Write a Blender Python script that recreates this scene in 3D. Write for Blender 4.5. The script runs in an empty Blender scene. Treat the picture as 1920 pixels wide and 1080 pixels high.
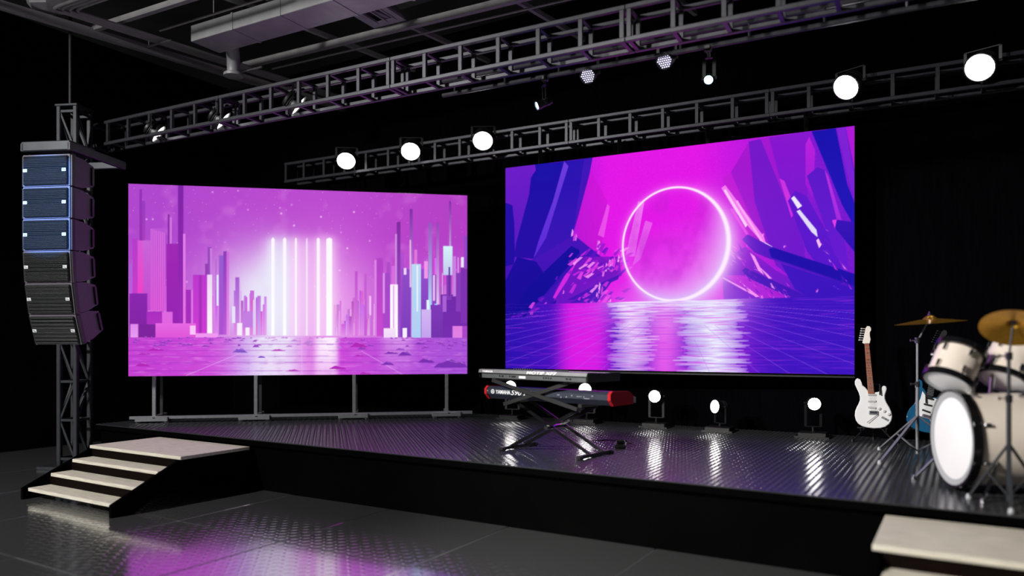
import bpy, math, random
import numpy as np
from mathutils import Vector, Matrix, Euler

random.seed(7)
scene = bpy.context.scene
COL = scene.collection
rad = math.radians

# ------------------------------------------------------------------ camera
cd = bpy.data.cameras.new('camera')
cam = bpy.data.objects.new('camera', cd)
COL.objects.link(cam)
cam.location = (0, 0, 1.6)
cam.rotation_euler = (rad(90), 0, rad(31.09))
cd.sensor_width = 36.0
cd.lens = 36.0 * 1393 / 1920
cd.shift_y = 102 / 1920
cd.dof.use_dof = True
cd.dof.focus_distance = 8.4
cd.dof.aperture_fstop = 0.48
cd.clip_end = 200
scene.camera = cam

# ------------------------------------------------------------------ world, exposure
w = bpy.data.worlds.new('world')
scene.world = w
w.use_nodes = True
bgn = w.node_tree.nodes['Background']
bgn.inputs[0].default_value = (0.80, 0.86, 1.0, 1)
bgn.inputs[1].default_value = 0.021
vs = scene.view_settings
vs.view_transform = 'Standard'
vs.look = 'None'
vs.exposure = 0.0
vs.gamma = 1.0
vs.use_curve_mapping = False


# ------------------------------------------------------------------ large lights (front-of-house rig)
def spot(name, loc, target, watts, colour, cone, blend, size):
    ld = bpy.data.lights.new(name, 'SPOT')
    ld.energy = watts
    ld.color = colour
    ld.spot_size = rad(cone)
    ld.spot_blend = blend
    ld.shadow_soft_size = size
    o = bpy.data.objects.new(name, ld)
    COL.objects.link(o)
    o.location = loc
    o.rotation_euler = (Vector(target) - Vector(loc)).to_track_quat('-Z', 'Y').to_euler()
    return o


spot('house_wash_left_offscreen', (-8.5, -3.5, 6.0), (-7.0, 5.2, 0.4), 4200, (1.0, 0.98, 0.95), 84, 0.8, 0.25)
spot('house_wash_centre_offscreen', (-5.5, -2.0, 5.5), (-0.2, 6.2, 0.8), 4600, (1.0, 0.96, 0.92), 50, 0.7, 0.25)
spot('house_blue_spot_offscreen', (-6.5, -1.5, 4.6), (-9.08, 4.6, 3.20), 9500, (0.10, 0.36, 1.0), 10.2, 0.12, 0.04)


# ------------------------------------------------------------------ materials
def srgb(r, g, b):
    def f(c):
        c /= 255.0
        return c / 12.92 if c <= 0.04045 else ((c + 0.055) / 1.055) ** 2.4
    return (f(r), f(g), f(b), 1)


MATS = {}


def mat(name, col, rough=0.5, metal=0.0, noise=None, bump=None, emit=None, spec=0.5, coat=0.0):
    """noise=(scale, amount, (sx,sy,sz)) varies colour; bump=(scale, strength, stretch)"""
    if name in MATS:
        return MATS[name]
    m = bpy.data.materials.new(name)
    m.use_nodes = True
    nt = m.node_tree
    b = nt.nodes['Principled BSDF']
    b.inputs['Base Color'].default_value = col
    b.inputs['Roughness'].default_value = rough
    b.inputs['Metallic'].default_value = metal
    b.inputs['Specular IOR Level'].default_value = spec
    b.inputs['Coat Weight'].default_value = coat
    if noise or bump:
        tc = nt.nodes.new('ShaderNodeTexCoord')
    if noise:
        mp = nt.nodes.new('ShaderNodeMapping')
        mp.inputs['Scale'].default_value = noise[2] if len(noise) > 2 else (1, 1, 1)
        n = nt.nodes.new('ShaderNodeTexNoise')
        n.inputs['Scale'].default_value = noise[0]
        n.inputs['Detail'].default_value = 4
        r = nt.nodes.new('ShaderNodeValToRGB')
        lo = tuple(c * (1 - noise[1]) for c in col[:3]) + (1,)
        hi = tuple(min(1, c * (1 + noise[1])) for c in col[:3]) + (1,)
        r.color_ramp.elements[0].position = 0.3
        r.color_ramp.elements[1].position = 0.7
        r.color_ramp.elements[0].color = lo
        r.color_ramp.elements[1].color = hi
        nt.links.new(tc.outputs['Object'], mp.inputs[0])
        nt.links.new(mp.outputs[0], n.inputs[0])
        nt.links.new(n.outputs[0], r.inputs[0])
        nt.links.new(r.outputs[0], b.inputs['Base Color'])
    if bump:
        mp2 = nt.nodes.new('ShaderNodeMapping')
        mp2.inputs['Scale'].default_value = bump[2] if len(bump) > 2 else (1, 1, 1)
        n2 = nt.nodes.new('ShaderNodeTexNoise')
        n2.inputs['Scale'].default_value = bump[0]
        bp = nt.nodes.new('ShaderNodeBump')
        bp.inputs['Strength'].default_value = bump[1]
        bp.inputs['Distance'].default_value = 0.01
        nt.links.new(tc.outputs['Object'], mp2.inputs[0])
        nt.links.new(mp2.outputs[0], n2.inputs[0])
        nt.links.new(n2.outputs[0], bp.inputs['Height'])
        nt.links.new(bp.outputs[0], b.inputs['Normal'])
    if emit:
        b.inputs['Emission Color'].default_value = emit[0]
        b.inputs['Emission Strength'].default_value = emit[1]
    MATS[name] = m
    return m


BLACK = mat('black_paint', srgb(9, 9, 10), 0.45, noise=(6, 0.25))
BLACK_GLOSS = mat('black_gloss', srgb(14, 14, 16), 0.2)
CURTAIN = mat('black_curtain', srgb(3, 3, 5), 0.95, noise=(4, 0.3, (8, 1, 0.6)), spec=0.02)
FASCIA = mat('stage_fascia_black', srgb(1.5, 1.5, 1.5), 0.8, noise=(3, 0.4), spec=0.02)
TRUSS = mat('truss_grey_metal', srgb(60, 60, 66), 0.42, 0.5, noise=(12, 0.12))
TOWER = mat('tower_grey_metal', srgb(50, 53, 58), 0.45, 0.4, noise=(12, 0.12))
ALU = mat('aluminium', srgb(150, 152, 156), 0.4, 0.6, noise=(20, 0.08))
CHROME = mat('chrome', srgb(205, 205, 208), 0.14, 1.0)
DECK = mat('deck_steel', srgb(58, 60, 62), 0.2, 0.3, noise=(5, 0.15), spec=0.35)
LUG = mat('lug_steel', srgb(58, 60, 62), 0.22, 0.4, noise=(9, 0.15))
WOOD = mat('pale_oak_tread', srgb(204, 198, 182), 0.55, noise=(5, 0.2, (1.2, 14, 14)), bump=(9, 0.12, (1, 16, 16)))
STRINGER = mat('dark_brown_timber', srgb(12, 5, 3), 0.7, noise=(5, 0.35, (1, 1, 8)), spec=0.05)
CEIL = mat('ceiling_deck_grey', srgb(52, 52, 52), 0.9, noise=(1.2, 0.35))
CEILP = mat('ceiling_panel_grey', srgb(92, 92, 94), 0.85, noise=(2, 0.2))
PIPE = mat('ceiling_pipe_grey', srgb(135, 133, 134), 0.6, 0.1, noise=(6, 0.12))
DUCT = mat('galvanised_duct', srgb(150, 150, 152), 0.5, 0.2, noise=(5, 0.12))
CAB = mat('speaker_cabinet', srgb(94, 86, 98), 0.55, noise=(60, 0.12), bump=(220, 0.15))
GRILLE = mat('speaker_grille', srgb(25, 27, 28), 0.4, 0.2, noise=(30, 0.15))
BADGE = mat('white_badge', srgb(225, 228, 232), 0.4)
WHITE = mat('white_lacquer', srgb(232, 232, 232), 0.22, coat=0.4, noise=(3, 0.03))
DRUMSHELL = mat('ivory_shell', srgb(226, 214, 200), 0.3, coat=0.3, noise=(3, 0.05))
DRUMHEAD = mat('white_drum_head', srgb(240, 240, 240), 0.5, noise=(3, 0.02))
HOOPGREY = mat('grey_hoop_lip', srgb(168, 170, 172), 0.4)
BRASS = mat('brass_cymbal', srgb(196, 146, 52), 0.3, 0.85, noise=(30, 0.12))
MAPLE = mat('guitar_fretboard_wood', srgb(150, 84, 52), 0.45, noise=(8, 0.25, (1, 1, 6)))
HEADWOOD = mat('guitar_headstock', srgb(226, 220, 210), 0.35, noise=(8, 0.05))
BLUE = mat('blue_lacquer', srgb(20, 84, 120), 0.22, coat=0.4, noise=(4, 0.15))
SILVER_KEYB = mat('silver_keyboard', srgb(126, 128, 128), 0.4, 0.3, noise=(15, 0.06))
GREY_KEYB = mat('grey_keyboard', srgb(84, 88, 88), 0.45, 0.3, noise=(15, 0.08))
PLASTIC = mat('pale_plastic', srgb(196, 196, 196), 0.4, noise=(20, 0.04))
DARK_KEYB = mat('dark_keyboard', srgb(48, 52, 64), 0.35, 0.2, noise=(15, 0.1))
RED = mat('red_endcap', srgb(168, 22, 32), 0.7, noise=(10, 0.12), spec=0.15)
INK = mat('white_lettering', srgb(240, 240, 240), 0.5)
KEYS = mat('keys_white', srgb(225, 225, 220), 0.3)
LAMPB = mat('lamp_black_metal', srgb(8, 8, 9), 0.45, 0.0, noise=(10, 0.2))
BULB = mat('lamp_white_lens', srgb(255, 255, 255), 0.3, emit=((1.0, 0.98, 0.95, 1), 30.0))
BULB_DIM = mat('truss_lamp_lens', srgb(255, 255, 255), 0.3, emit=((1.0, 0.98, 0.95, 1), 3.0))
BULB_SM = mat('floor_lamp_lens', srgb(255, 255, 255), 0.3, emit=((1.0, 0.97, 0.92, 1), 30.0))
LEDW = mat('led_violet_white', srgb(255, 255, 255), 0.3, emit=((0.74, 0.68, 1.0, 1), 2.2))
LEDBLUE = mat('lamp_blue_lens', srgb(255, 255, 255), 0.3, emit=((0.45, 0.80, 1.0, 1), 8.0))


# grille with fine horizontal relief lines
def add_wave_bump(m, scale, strength, axis='Z'):
    nt = m.node_tree
    b = nt.nodes['Principled BSDF']
    tc = nt.nodes.new('ShaderNodeTexCoord')
    wv = nt.nodes.new('ShaderNodeTexWave')
    wv.bands_direction = axis
    wv.inputs['Scale'].default_value = scale
    bp = nt.nodes.new('ShaderNodeBump')
    bp.inputs['Strength'].default_value = strength
    bp.inputs['Distance'].default_value = 0.01
    nt.links.new(tc.outputs['Object'], wv.inputs[0])
    nt.links.new(wv.outputs['Fac'], bp.inputs['Height'])
    nt.links.new(bp.outputs[0], b.inputs['Normal'])


# dark glossy floor tile: woven relief of short raised bars, slight dirt
def floor_material():
    m = mat('dark_woven_floor_tile', srgb(196, 197, 199), 0.15, 0.92, spec=0.5)
    nt = m.node_tree
    b = nt.nodes['Principled BSDF']
    L = nt.links.new
    tc = nt.nodes.new('ShaderNodeTexCoord')
    sep = nt.nodes.new('ShaderNodeSeparateXYZ')
    L(tc.outputs['Object'], sep.inputs[0])

    def M(op, a, bb=None):
        n = nt.nodes.new('ShaderNodeMath')
        n.operation = op
        for i, v in enumerate((a, bb)):
            if v is None:
                continue
            if isinstance(v, (int, float)):
                n.inputs[i].default_value = v
            else:
                L(v, n.inputs[i])
        return n.outputs[0]
    c = 0.066
    px = M('DIVIDE', sep.outputs[0], c)
    py = M('DIVIDE', sep.outputs[1], c)
    fx = M('SUBTRACT', M('FRACT', px), 0.5)
    fy = M('SUBTRACT', M('FRACT', py), 0.5)
    par = M('MODULO', M('ABSOLUTE', M('ADD', M('FLOOR', px), M('FLOOR', py))), 2.0)
    sgn = M('SUBTRACT', M('MULTIPLY', par, 2.0), 1.0)
    u = M('ADD', fx, M('MULTIPLY', sgn, fy))
    v = M('SUBTRACT', fx, M('MULTIPLY', sgn, fy))
    d = M('ADD', M('POWER', M('DIVIDE', M('ABSOLUTE', u), 0.75), 2.0), M('POWER', M('DIVIDE', M('ABSOLUTE', v), 0.26), 2.0))
    hgt = M('MAXIMUM', M('SUBTRACT', 1.0, d), 0.0)
    bp = nt.nodes.new('ShaderNodeBump')
    bp.inputs['Strength'].default_value = 0.24
    bp.inputs['Distance'].default_value = 0.004
    L(hgt, bp.inputs['Height'])
    L(bp.outputs[0], b.inputs['Normal'])
    n = nt.nodes.new('ShaderNodeTexNoise')
    n.inputs['Scale'].default_value = 3.0
    n.inputs['Detail'].default_value = 6
    L(tc.outputs['Object'], n.inputs[0])
    r = nt.nodes.new('ShaderNodeMapRange')
    r.inputs['To Min'].default_value = 0.08
    r.inputs['To Max'].default_value = 0.17
    L(n.outputs[0], r.inputs[0])
    L(r.outputs[0], b.inputs['Roughness'])
    return m


FLOOR = floor_material()
JOINT = mat('floor_joint_dark', srgb(140, 140, 142), 0.45)
add_wave_bump(GRILLE, 22.0, 0.6)


# ------------------------------------------------------------------ mesh helpers
class MB:
    def __init__(s):
        s.v, s.f = [], []

    def add(s, vs, fs, M=None):
        o = len(s.v)
        for p in vs:
            p = Vector(p)
            s.v.append(tuple(M @ p) if M is not None else tuple(p))
        s.f += [tuple(i + o for i in f) for f in fs]
        return s

    def box(s, c, d, M=None, bev=0.0):
        x, y, z = (q / 2 for q in d)
        cx, cy, cz = c
        if bev <= 0:
            vs = [(cx + a * x, cy + b * y, cz + e * z) for a in (-1, 1) for b in (-1, 1) for e in (-1, 1)]
            fs = [(0, 1, 3, 2), (4, 6, 7, 5), (0, 4, 5, 1), (2, 3, 7, 6), (0, 2, 6, 4), (1, 5, 7, 3)]
            return s.add(vs, fs, M)
        # chamfered box
        b = min(bev, x * .9, y * .9, z * .9)
        vs, idx = [], {}
        for a in (-1, 1):
            for e in (-1, 1):
                for g in (-1, 1):
                    for k in range(3):
                        p = [a * x, e * y, g * z]
                        for q in range(3):
                            if q != k:
                                p[q] -= (a, e, g)[q] * b
                        idx[(a, e, g, k)] = len(vs)
                        vs.append((cx + p[0], cy + p[1], cz + p[2]))
        fs = []
        for k in range(3):
            o = [q for q in range(3) if q != k]
            for sg in (-1, 1):
                ring = []
                for (p, q) in ((-1, -1), (1, -1), (1, 1), (-1, 1)):
                    t = [0, 0, 0]
                    t[k] = sg
                    t[o[0]] = p
                    t[o[1]] = q
                    ring.append(idx[(t[0], t[1], t[2], k)])
                flip = (sg > 0) == (k == 1)
                fs.append(tuple(reversed(ring)) if flip else tuple(ring))
        for k in range(3):
            o = [q for q in range(3) if q != k]
            for p in (-1, 1):
                for q in (-1, 1):
                    t = [0, 0, 0]
                    t[o[0]] = p
                    t[o[1]] = q
                    a0, a1 = list(t), list(t)
                    a0[k], a1[k] = -1, 1
                    fs.append((idx[(*a0, o[0])], idx[(*a1, o[0])], idx[(*a1, o[1])], idx[(*a0, o[1])]))
        for a in (-1, 1):
            for e in (-1, 1):
                for g in (-1, 1):
                    fs.append(tuple(idx[(a, e, g, k)] for k in range(3)))
        return s.add(vs, fs, M)

    def tube(s, p0, p1, r, n=10, r1=None, M=None, cap=True):
        p0, p1 = Vector(p0), Vector(p1)
        r1 = r if r1 is None else r1
        d = (p1 - p0).normalized()
        a = d.orthogonal().normalized()
        b = d.cross(a)
        vs = []
        for p, q in ((p0, r), (p1, r1)):
            for i in range(n):
                t = 2 * math.pi * i / n
                vs.append(p + a * math.cos(t) * q + b * math.sin(t) * q)
        fs = [(i, (i + 1) % n, n + (i + 1) % n, n + i) for i in range(n)]
        if cap:
            fs += [tuple(range(n - 1, -1, -1)), tuple(range(n, 2 * n))]
        return s.add(vs, fs, M)

    def bar(s, p0, p1, wd, ht, up=(0, 0, 1), M=None):
        """rectangular bar from p0 to p1, wd across, ht along 'up'"""
        p0, p1, up = Vector(p0), Vector(p1), Vector(up)
        d = (p1 - p0).normalized()
        a = d.cross(up)
        if a.length < 1e-4:
            a = d.orthogonal()
        a.normalize()
        b = a.cross(d).normalized()
        vs = []
        for p in (p0, p1):
            for (i, j) in ((-1, -1), (1, -1), (1, 1), (-1, 1)):
                vs.append(p + a * i * wd / 2 + b * j * ht / 2)
        fs = [(0, 3, 2, 1), (4, 5, 6, 7), (0, 1, 5, 4), (1, 2, 6, 5), (2, 3, 7, 6), (3, 0, 4, 7)]
        return s.add(vs, fs, M)

    def path(s, pts, r, n=8, M=None):
        """round pipe through points, continuous"""
        pts = [Vector(p) for p in pts]
        vs, fs = [], []
        a = None
        for k, p in enumerate(pts):
            d = (pts[min(k + 1, len(pts) - 1)] - pts[max(k - 1, 0)]).normalized()
            if a is None:
                a = d.orthogonal().normalized()
            else:
                a = (a - d * a.dot(d)).normalized()
            b = d.cross(a)
            for i in range(n):
                t = 2 * math.pi * i / n
                vs.append(p + (a * math.cos(t) + b * math.sin(t)) * r)
        for k in range(len(pts) - 1):
            for i in range(n):
                fs.append((k * n + i, k * n + (i + 1) % n, (k + 1) * n + (i + 1) % n, (k + 1) * n + i))
        fs += [tuple(range(n - 1, -1, -1)), tuple(range((len(pts) - 1) * n, len(pts) * n))]
        return s.add(vs, fs, M)

    def lathe(s, prof, n=32, M=None, capa=False, capb=False):
        """profile of (radius, z), about z"""
        vs, fs = [], []
        for (r, z) in prof:
            for i in range(n):
                t = 2 * math.pi * i / n
                vs.append((r * math.cos(t), r * math.sin(t), z))
        for k in range(len(prof) - 1):
            for i in range(n):
                fs.append((k * n + i, k * n + (i + 1) % n, (k + 1) * n + (i + 1) % n, (k + 1) * n + i))
        if capa:
            fs.append(tuple(range(n - 1, -1, -1)))
        if capb:
            fs.append(tuple(range((len(prof) - 1) * n, len(prof) * n)))
        return s.add(vs, fs, M)

    def prism(s, poly, y0, y1, M=None, bev=0.0):
        """outline in x,z extruded along y (y0 front, y1 back), optional bevelled rims"""
        n = len(poly)
        if bev > 0:
            cx = sum(p[0] for p in poly) / n
            cz = sum(p[1] for p in poly) / n
            ins = []
            for i in range(n):
                p0, p1, p2 = Vector(poly[i - 1]), Vector(poly[i]), Vector(poly[(i + 1) % n])
                t = (p2 - p0).normalized()
                nn = Vector((-t.y, t.x))
                if nn.dot(Vector((cx, cz)) - p1) < 0:
                    nn = -nn
                ins.append(p1 + nn * bev)
            rings = [(ins, y0), (poly, y0 + bev), (poly, y1 - bev), (ins, y1)]
        else:
            rings = [(poly, y0), (poly, y1)]
        vs = [(p[0], y, p[1]) for ring, y in rings for p in ring]
        fs = []
        for k in range(len(rings) - 1):
            for i in range(n):
                fs.append((k * n + i, k * n + (i + 1) % n, (k + 1) * n + (i + 1) % n, (k + 1) * n + i))
        fs += [tuple(range(n - 1, -1, -1)), tuple(range((len(rings) - 1) * n, len(rings) * n))]
        return s.add(vs, fs, M)

    def mesh(s, name, m=None, smooth=False):
        me = bpy.data.meshes.new(name)
        me.from_pydata(s.v, [], s.f)
        import bmesh
        bm = bmesh.new()
        bm.from_mesh(me)
        bmesh.ops.recalc_face_normals(bm, faces=bm.faces)
        bm.to_mesh(me)
        bm.free()
        if m:
            me.materials.append(m)
        if smooth:
            me.polygons.foreach_set('use_smooth', [True] * len(me.polygons))
            try:
                me.set_sharp_from_angle(angle=rad(35))
            except Exception:
                pass
        return me

    def build(s, name, m, parent=None, smooth=False, M=None):
        return put(name, s.mesh(name, m, smooth), parent, M)


def put(name, me, parent=None, M=None):
    o = bpy.data.objects.new(name, me)
    COL.objects.link(o)
    if parent is not None:
        o.parent = parent
    if M is not None:
        o.matrix_basis = M
    return o


def tag(o, label=None, cat=None, group=None, kind=None):
    if label:
        o['label'] = label
    if cat:
        o['category'] = cat
    if group:
        o['group'] = group
    if kind:
        o['kind'] = kind
    return o


def thing(name, label, cat, loc=(0, 0, 0), rotz=0.0, group=None):
    o = bpy.data.objects.new(name, None)
    COL.objects.link(o)
    o.empty_display_size = 0.1
    o.location = loc
    o.rotation_euler = (0, 0, rotz)
    return tag(o, label, cat, group)


def copy_tree(o, parent=None):
    c = o.copy()
    COL.objects.link(c)
    if parent is not None:
        c.parent = parent
        c.matrix_basis = o.matrix_basis.copy()
    for ch in list(o.children):
        copy_tree(ch, c)
    return c


T = Matrix.Translation


def RZ(a):
    return Matrix.Rotation(a, 4, 'Z')


def RX(a):
    return Matrix.Rotation(a, 4, 'X')


def RY(a):
    return Matrix.Rotation(a, 4, 'Y')


def aim(d):
    """matrix whose +Z looks along d"""
    return Vector(d).to_track_quat('Z', 'Y').to_matrix().to_4x4()


def text_mesh(name, body, size, m, parent, M, shear=0.0, spacing=1.0, bold=0.0, sx=1.0):
    cu = bpy.data.curves.new(name, 'FONT')
    cu.body = body
    cu.size = size
    cu.shear = shear
    cu.space_character = spacing
    cu.offset = bold
    cu.extrude = 0.0006
    cu.resolution_u = 3
    t = bpy.data.objects.new(name, cu)
    COL.objects.link(t)
    bpy.context.view_layer.update()
    dg = bpy.context.evaluated_depsgraph_get()
    me = bpy.data.meshes.new_from_object(t.evaluated_get(dg))
    bpy.data.objects.remove(t)
    me.materials.clear()
    me.materials.append(m)
    return put(name, me, parent, M @ Matrix.Diagonal((sx, 1, 1, 1)))


# ================================================================== setting
STAGE_Z = 0.547
# floor: slab with recessed joints, tiles laid on it
fl = MB().box((-4.5, 4.0, -0.0585), (26, 26, 0.1)).build('floor', JOINT)
tag(fl, kind='structure')
tile_me = MB().box((0, 0, -0.006), (1.325, 1.325, 0.012), bev=0.003).mesh('tile', FLOOR)
TS = 1.335
for i in range(-6, 6):
    for j in range(-5, 4):
        x = -4.685 + TS * (i + 0.5)
        y = 5.50 + TS * (j - 0.5) + 0
        if y > 9.3 or (y > 6.9 and x > -9.5):
            continue
        o = put('tile', tile_me, fl)
        o.location = (x, y, random.uniform(-0.0015, 0.0015))
        o.rotation_euler = (random.uniform(-.001, .008), random.uniform(-.0035, .0035), 0)

tag(MB().box((-5.0, 9.5, 3.2), (17, 0.14, 6.6)).build('wall_back', CURTAIN), kind='structure')
tag(MB().box((-12.0, 3.0, 3.2), (0.14, 16, 6.6)).build('wall_left', CURTAIN), kind='structure')
ceil = MB().box((-4.5, 3.6, 6.46), (15.5, 12, 0.08)).build('ceiling', CEIL)
tag(ceil, kind='structure')

# ------------------------------------------------------------------ stage
SX0, SX1, SY0, SY1 = -9.55, 1.7, 5.44, 9.15
stage = thing('stage_platform', 'long low black stage with patterned dark steel deck', 'stage', (0, SY0, 0))
stage.location = (0, 0, 0)
MB().box(((SX0 + SX1) / 2, (SY0 + SY1) / 2, STAGE_Z - 0.03), (SX1 - SX0, SY1 - SY0, 0.06)).build('deck', DECK, stage)
MB().box(((SX0 + SX1) / 2, SY0 + 0.07, (STAGE_Z - 0.06) / 2), (SX1 - SX0 - 0.06, 0.04, STAGE_Z - 0.06)).build('fascia', FASCIA, stage)
MB().box((SX0 + 0.07, (SY0 + SY1) / 2 + 0.045, (STAGE_Z - 0.06) / 2), (0.04, SY1 - SY0 - 0.10, STAGE_Z - 0.06)).build('fascia', FASCIA, stage)
MB().box(((SX0 + SX1) / 2, SY0 - 0.006, STAGE_Z - 0.034), (SX1 - SX0 + 0.02, 0.012, 0.05)).build('edge_trim', FASCIA, stage)
# raised lugs: lens-shaped bars at +-45 degrees in checker order
c = 0.05
nx = int((SX1 - SX0) / c)
ny = int((SY1 - SY0) / c)
base = np.array([(-.5, 0, 0), (.5, 0, 0), (0, -.5, 0), (0, .5, 0), (-.22, 0, 1), (.22, 0, 1)], float)
Lh, Wd, Hh = 0.052, 0.021, 0.0048
base = base * np.array([Lh, Wd, Hh])
fcs = np.array([(0, 2, 4), (2, 5, 4), (2, 1, 5), (1, 3, 5), (3, 4, 5), (3, 0, 4)])
gi, gj = np.meshgrid(np.arange(nx), np.arange(ny), indexing='ij')
gi, gj = gi.ravel(), gj.ravel()
ang = np.where((gi + gj) % 2 == 0, math.pi / 4, -math.pi / 4)
ca, sa = np.cos(ang)[:, None], np.sin(ang)[:, None]
vx = base[None, :, 0] * ca - base[None, :, 1] * sa + (SX0 + (gi + .5) * c)[:, None]
vy = base[None, :, 0] * sa + base[None, :, 1] * ca + (SY0 + 0.01 + (gj + .5) * c)[:, None]
vz = np.broadcast_to(base[None, :, 2], vx.shape) + STAGE_Z - 0.0002
V = np.stack([vx, vy, vz], -1).reshape(-1, 3)
Fx = (np.arange(len(gi))[:, None, None] * 6 + fcs[None]).reshape(-1, 3)
me = bpy.data.meshes.new('tread_lugs')
me.vertices.add(len(V))
me.vertices.foreach_set('co', V.ravel())
me.loops.add(Fx.size)
me.loops.foreach_set('vertex_index', Fx.ravel().astype(np.int32))
me.polygons.add(len(Fx))
me.polygons.foreach_set('loop_start', np.arange(0, Fx.size, 3, dtype=np.int32))
me.polygons.foreach_set('loop_total', np.full(len(Fx), 3, dtype=np.int32))
me.update(calc_edges=True)
me.validate()
me.materials.append(LUG)
tag(put('tread_lugs', me, stage), kind='stuff')

# ------------------------------------------------------------------ roof steel and services
def cbar(name, p0, p1, wd, ht, m=PIPE, parent=ceil):
    return MB().bar(p0, p1, wd, ht).build(name, m, parent)


def ext(p0, p1, a, b):
    p0, p1 = Vector(p0), Vector(p1)
    d = (p1 - p0).normalized()
    return p0 - d * a, p1 + d * b


cbar('edge_beam', *ext((-9.74, 4.41, 5.6), (-9.09, 8.91, 5.6), 3.5, 0.5), 0.075, 0.10)
cbar('cross_beam', (-9.60, 5.44, 5.66), (-3.0, 5.80, 5.66), 0.065, 0.07)
cbar('cross_beam', (-8.95, 7.27, 5.64), (1.5, 7.83, 5.64), 0.07, 0.08)
cbar('cross_beam', (-9.85, 3.3, 5.66), (-3.0, 3.68, 5.66), 0.065, 0.07)
for (a, b) in (((-8.84, 5.86, 5.62), (-2.0, 6.15, 5.62)), ((-8.61, 7.49, 5.60), (0.5, 8.02, 5.60))):
    MB().tube(a, b, 0.014, 8).build('rod', PIPE, ceil, True)
cbar('purlin', (-7.72, 4.6, 5.74), (-7.10, 8.9, 5.74), 0.05, 0.06)
cbar('purlin', (-6.62, 4.2, 5.74), (-5.94, 9.2, 5.74), 0.05, 0.06)
cbar('purlin', (-5.05, 4.2, 5.74), (-4.40, 9.2, 5.74), 0.05, 0.06)
cbar('purlin', (-3.5, 4.2, 5.74), (-2.85, 9.2, 5.74), 0.05, 0.06)
# lighter deck panels between purlins
for (x0, x1, y0, y1) in ((-9.0, -7.9, 5.9, 6.35), (-8.3, -7.4, 7.1, 7.9), (-7.0, -5.9, 7.3, 8.3), (-6.9, -5.6, 5.7, 6.5), (-5.3, -3.6, 7.0, 8.2), (-9.4, -8.2, 4.4, 5.0)):
    MB().box(((x0 + x1) / 2, (y0 + y1) / 2, 6.39), (x1 - x0, y1 - y0, 0.05), bev=0.01).build('deck_panel', CEILP, ceil)
# four conduits side by side with a bend
for k in range(4):
    o = 0.062 * k
    a = (-9.24 + o, 4.72 + o * 0.9, 5.56)
    pts = [(-6.9 + o, 4.85 + o * 0.9, 5.56), (a[0] + .16, a[1] + .005, 5.56), (a[0] + .05, a[1] + .02, 5.56), (a[0] + .01, a[1] + .06, 5.56),
           (a[0] + .02, a[1] + .16, 5.56), (-8.70 + o, 8.9, 5.56)]
    MB().path(pts, 0.019, 8).build('conduit', PIPE, ceil, True)
# conduit hangers
for (x, y) in ((-9.10, 5.95), (-8.85, 7.2)):
    MB().bar((x - 0.12, y - 0.01, 5.52), (x + 0.34, y + 0.02, 5.52), 0.02, 0.02).tube((x - 0.11, y, 5.52), (x - 0.11, y, 5.66), 0.008, 6).build('conduit_hanger', PIPE, ceil)
# hanging pole over the tower
MB().tube((-9.73, 5.21, 4.632), (-9.73, 5.21, 6.42), 0.018, 10).build('drop_pole', TRUSS, ceil, True)

# rectangular duct with seams and a round elbow outlet
duct = thing('air_duct', 'long rectangular grey ventilation duct with a round elbow outlet', 'duct', (-8.32, 5.94, 5.40), rad(2.2))
MB().box((1.7, 0.22, 0.10), (3.4, 0.44, 0.20), bev=0.006).build('duct_body', DUCT, duct)
for k in range(4):
    MB().box((0.75 + 0.8 * k, 0.22, 0.10), (0.03, 0.455, 0.215)).build('seam_flange', DUCT, duct)
MB().path([(0.22, 0.40, 0.08), (0.14, 0.52, 0.085), (0.04, 0.62, 0.06), (-0.02, 0.68, 0.0), (-0.05, 0.71, -0.10), (-0.06, 0.72, -0.17)], 0.085, 16).build('elbow', DUCT, duct, True)
MB().lathe([(0.088, 0), (0.13, -0.02), (0.13, -0.055), (0.09, -0.06)], 20, T((-0.06, 0.72, -0.15)), True, True).build('outlet_collar', DUCT, duct, True)
for k in range(3):
    MB().tube((0.4 + 1.3 * k, 0.02, 0.2), (0.4 + 1.3 * k, 0.02, 1.02), 0.006, 6).build('hanger_rod', PIPE, duct)
vent = thing('ceiling_diffuser', 'square grey air diffuser with flared flange hanging over the truss', 'vent', (-6.25, 7.1, 5.68), rad(3))
MB().box((0, 0, 0.45), (0.30, 0.30, 0.55), bev=0.01).build('duct_neck', DUCT, vent)
MB().lathe([(0.21, 0.20), (0.36, 0.03), (0.36, 0.0), (0.20, 0.02)], 4, RZ(rad(45))).build('flange', DUCT, vent)
for k in range(3):
    MB().box((-0.14 + 0.14 * k, 0, 0.02), (0.02, 0.42, 0.03)).build('vane', DUCT, vent)
fan = thing('ceiling_unit', 'rounded grey ceiling unit beside the bend of the conduits', 'vent', (-9.60, 4.87, 5.70))
MB().lathe([(0.02, -0.02), (0.20, 0.0), (0.26, 0.07), (0.26, 0.16), (0.22, 0.2)], 6, RZ(0.5), True, True).build('housing', DUCT, fan)
MB().tube((0, 0, 0.18), (0, 0, 0.70), 0.02, 8).build('stem', PIPE, fan)


# ------------------------------------------------------------------ box trusses (ladder type)
CH, TH, TW, BAY = 0.042, 0.28, 0.25, 2.51 / 6
chord_me = MB().box((2.51 / 2, 0, 0), (2.51, CH, CH), bev=0.006).mesh('chord', TRUSS)
post_me = MB().box((0, 0, 0), (0.036, 0.034, TH - CH)).mesh('post', TRUSS)
cross_me = MB().box((0, 0, 0), (0.034, TW - CH, 0.03)).mesh('crossbar', TRUSS)


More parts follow.
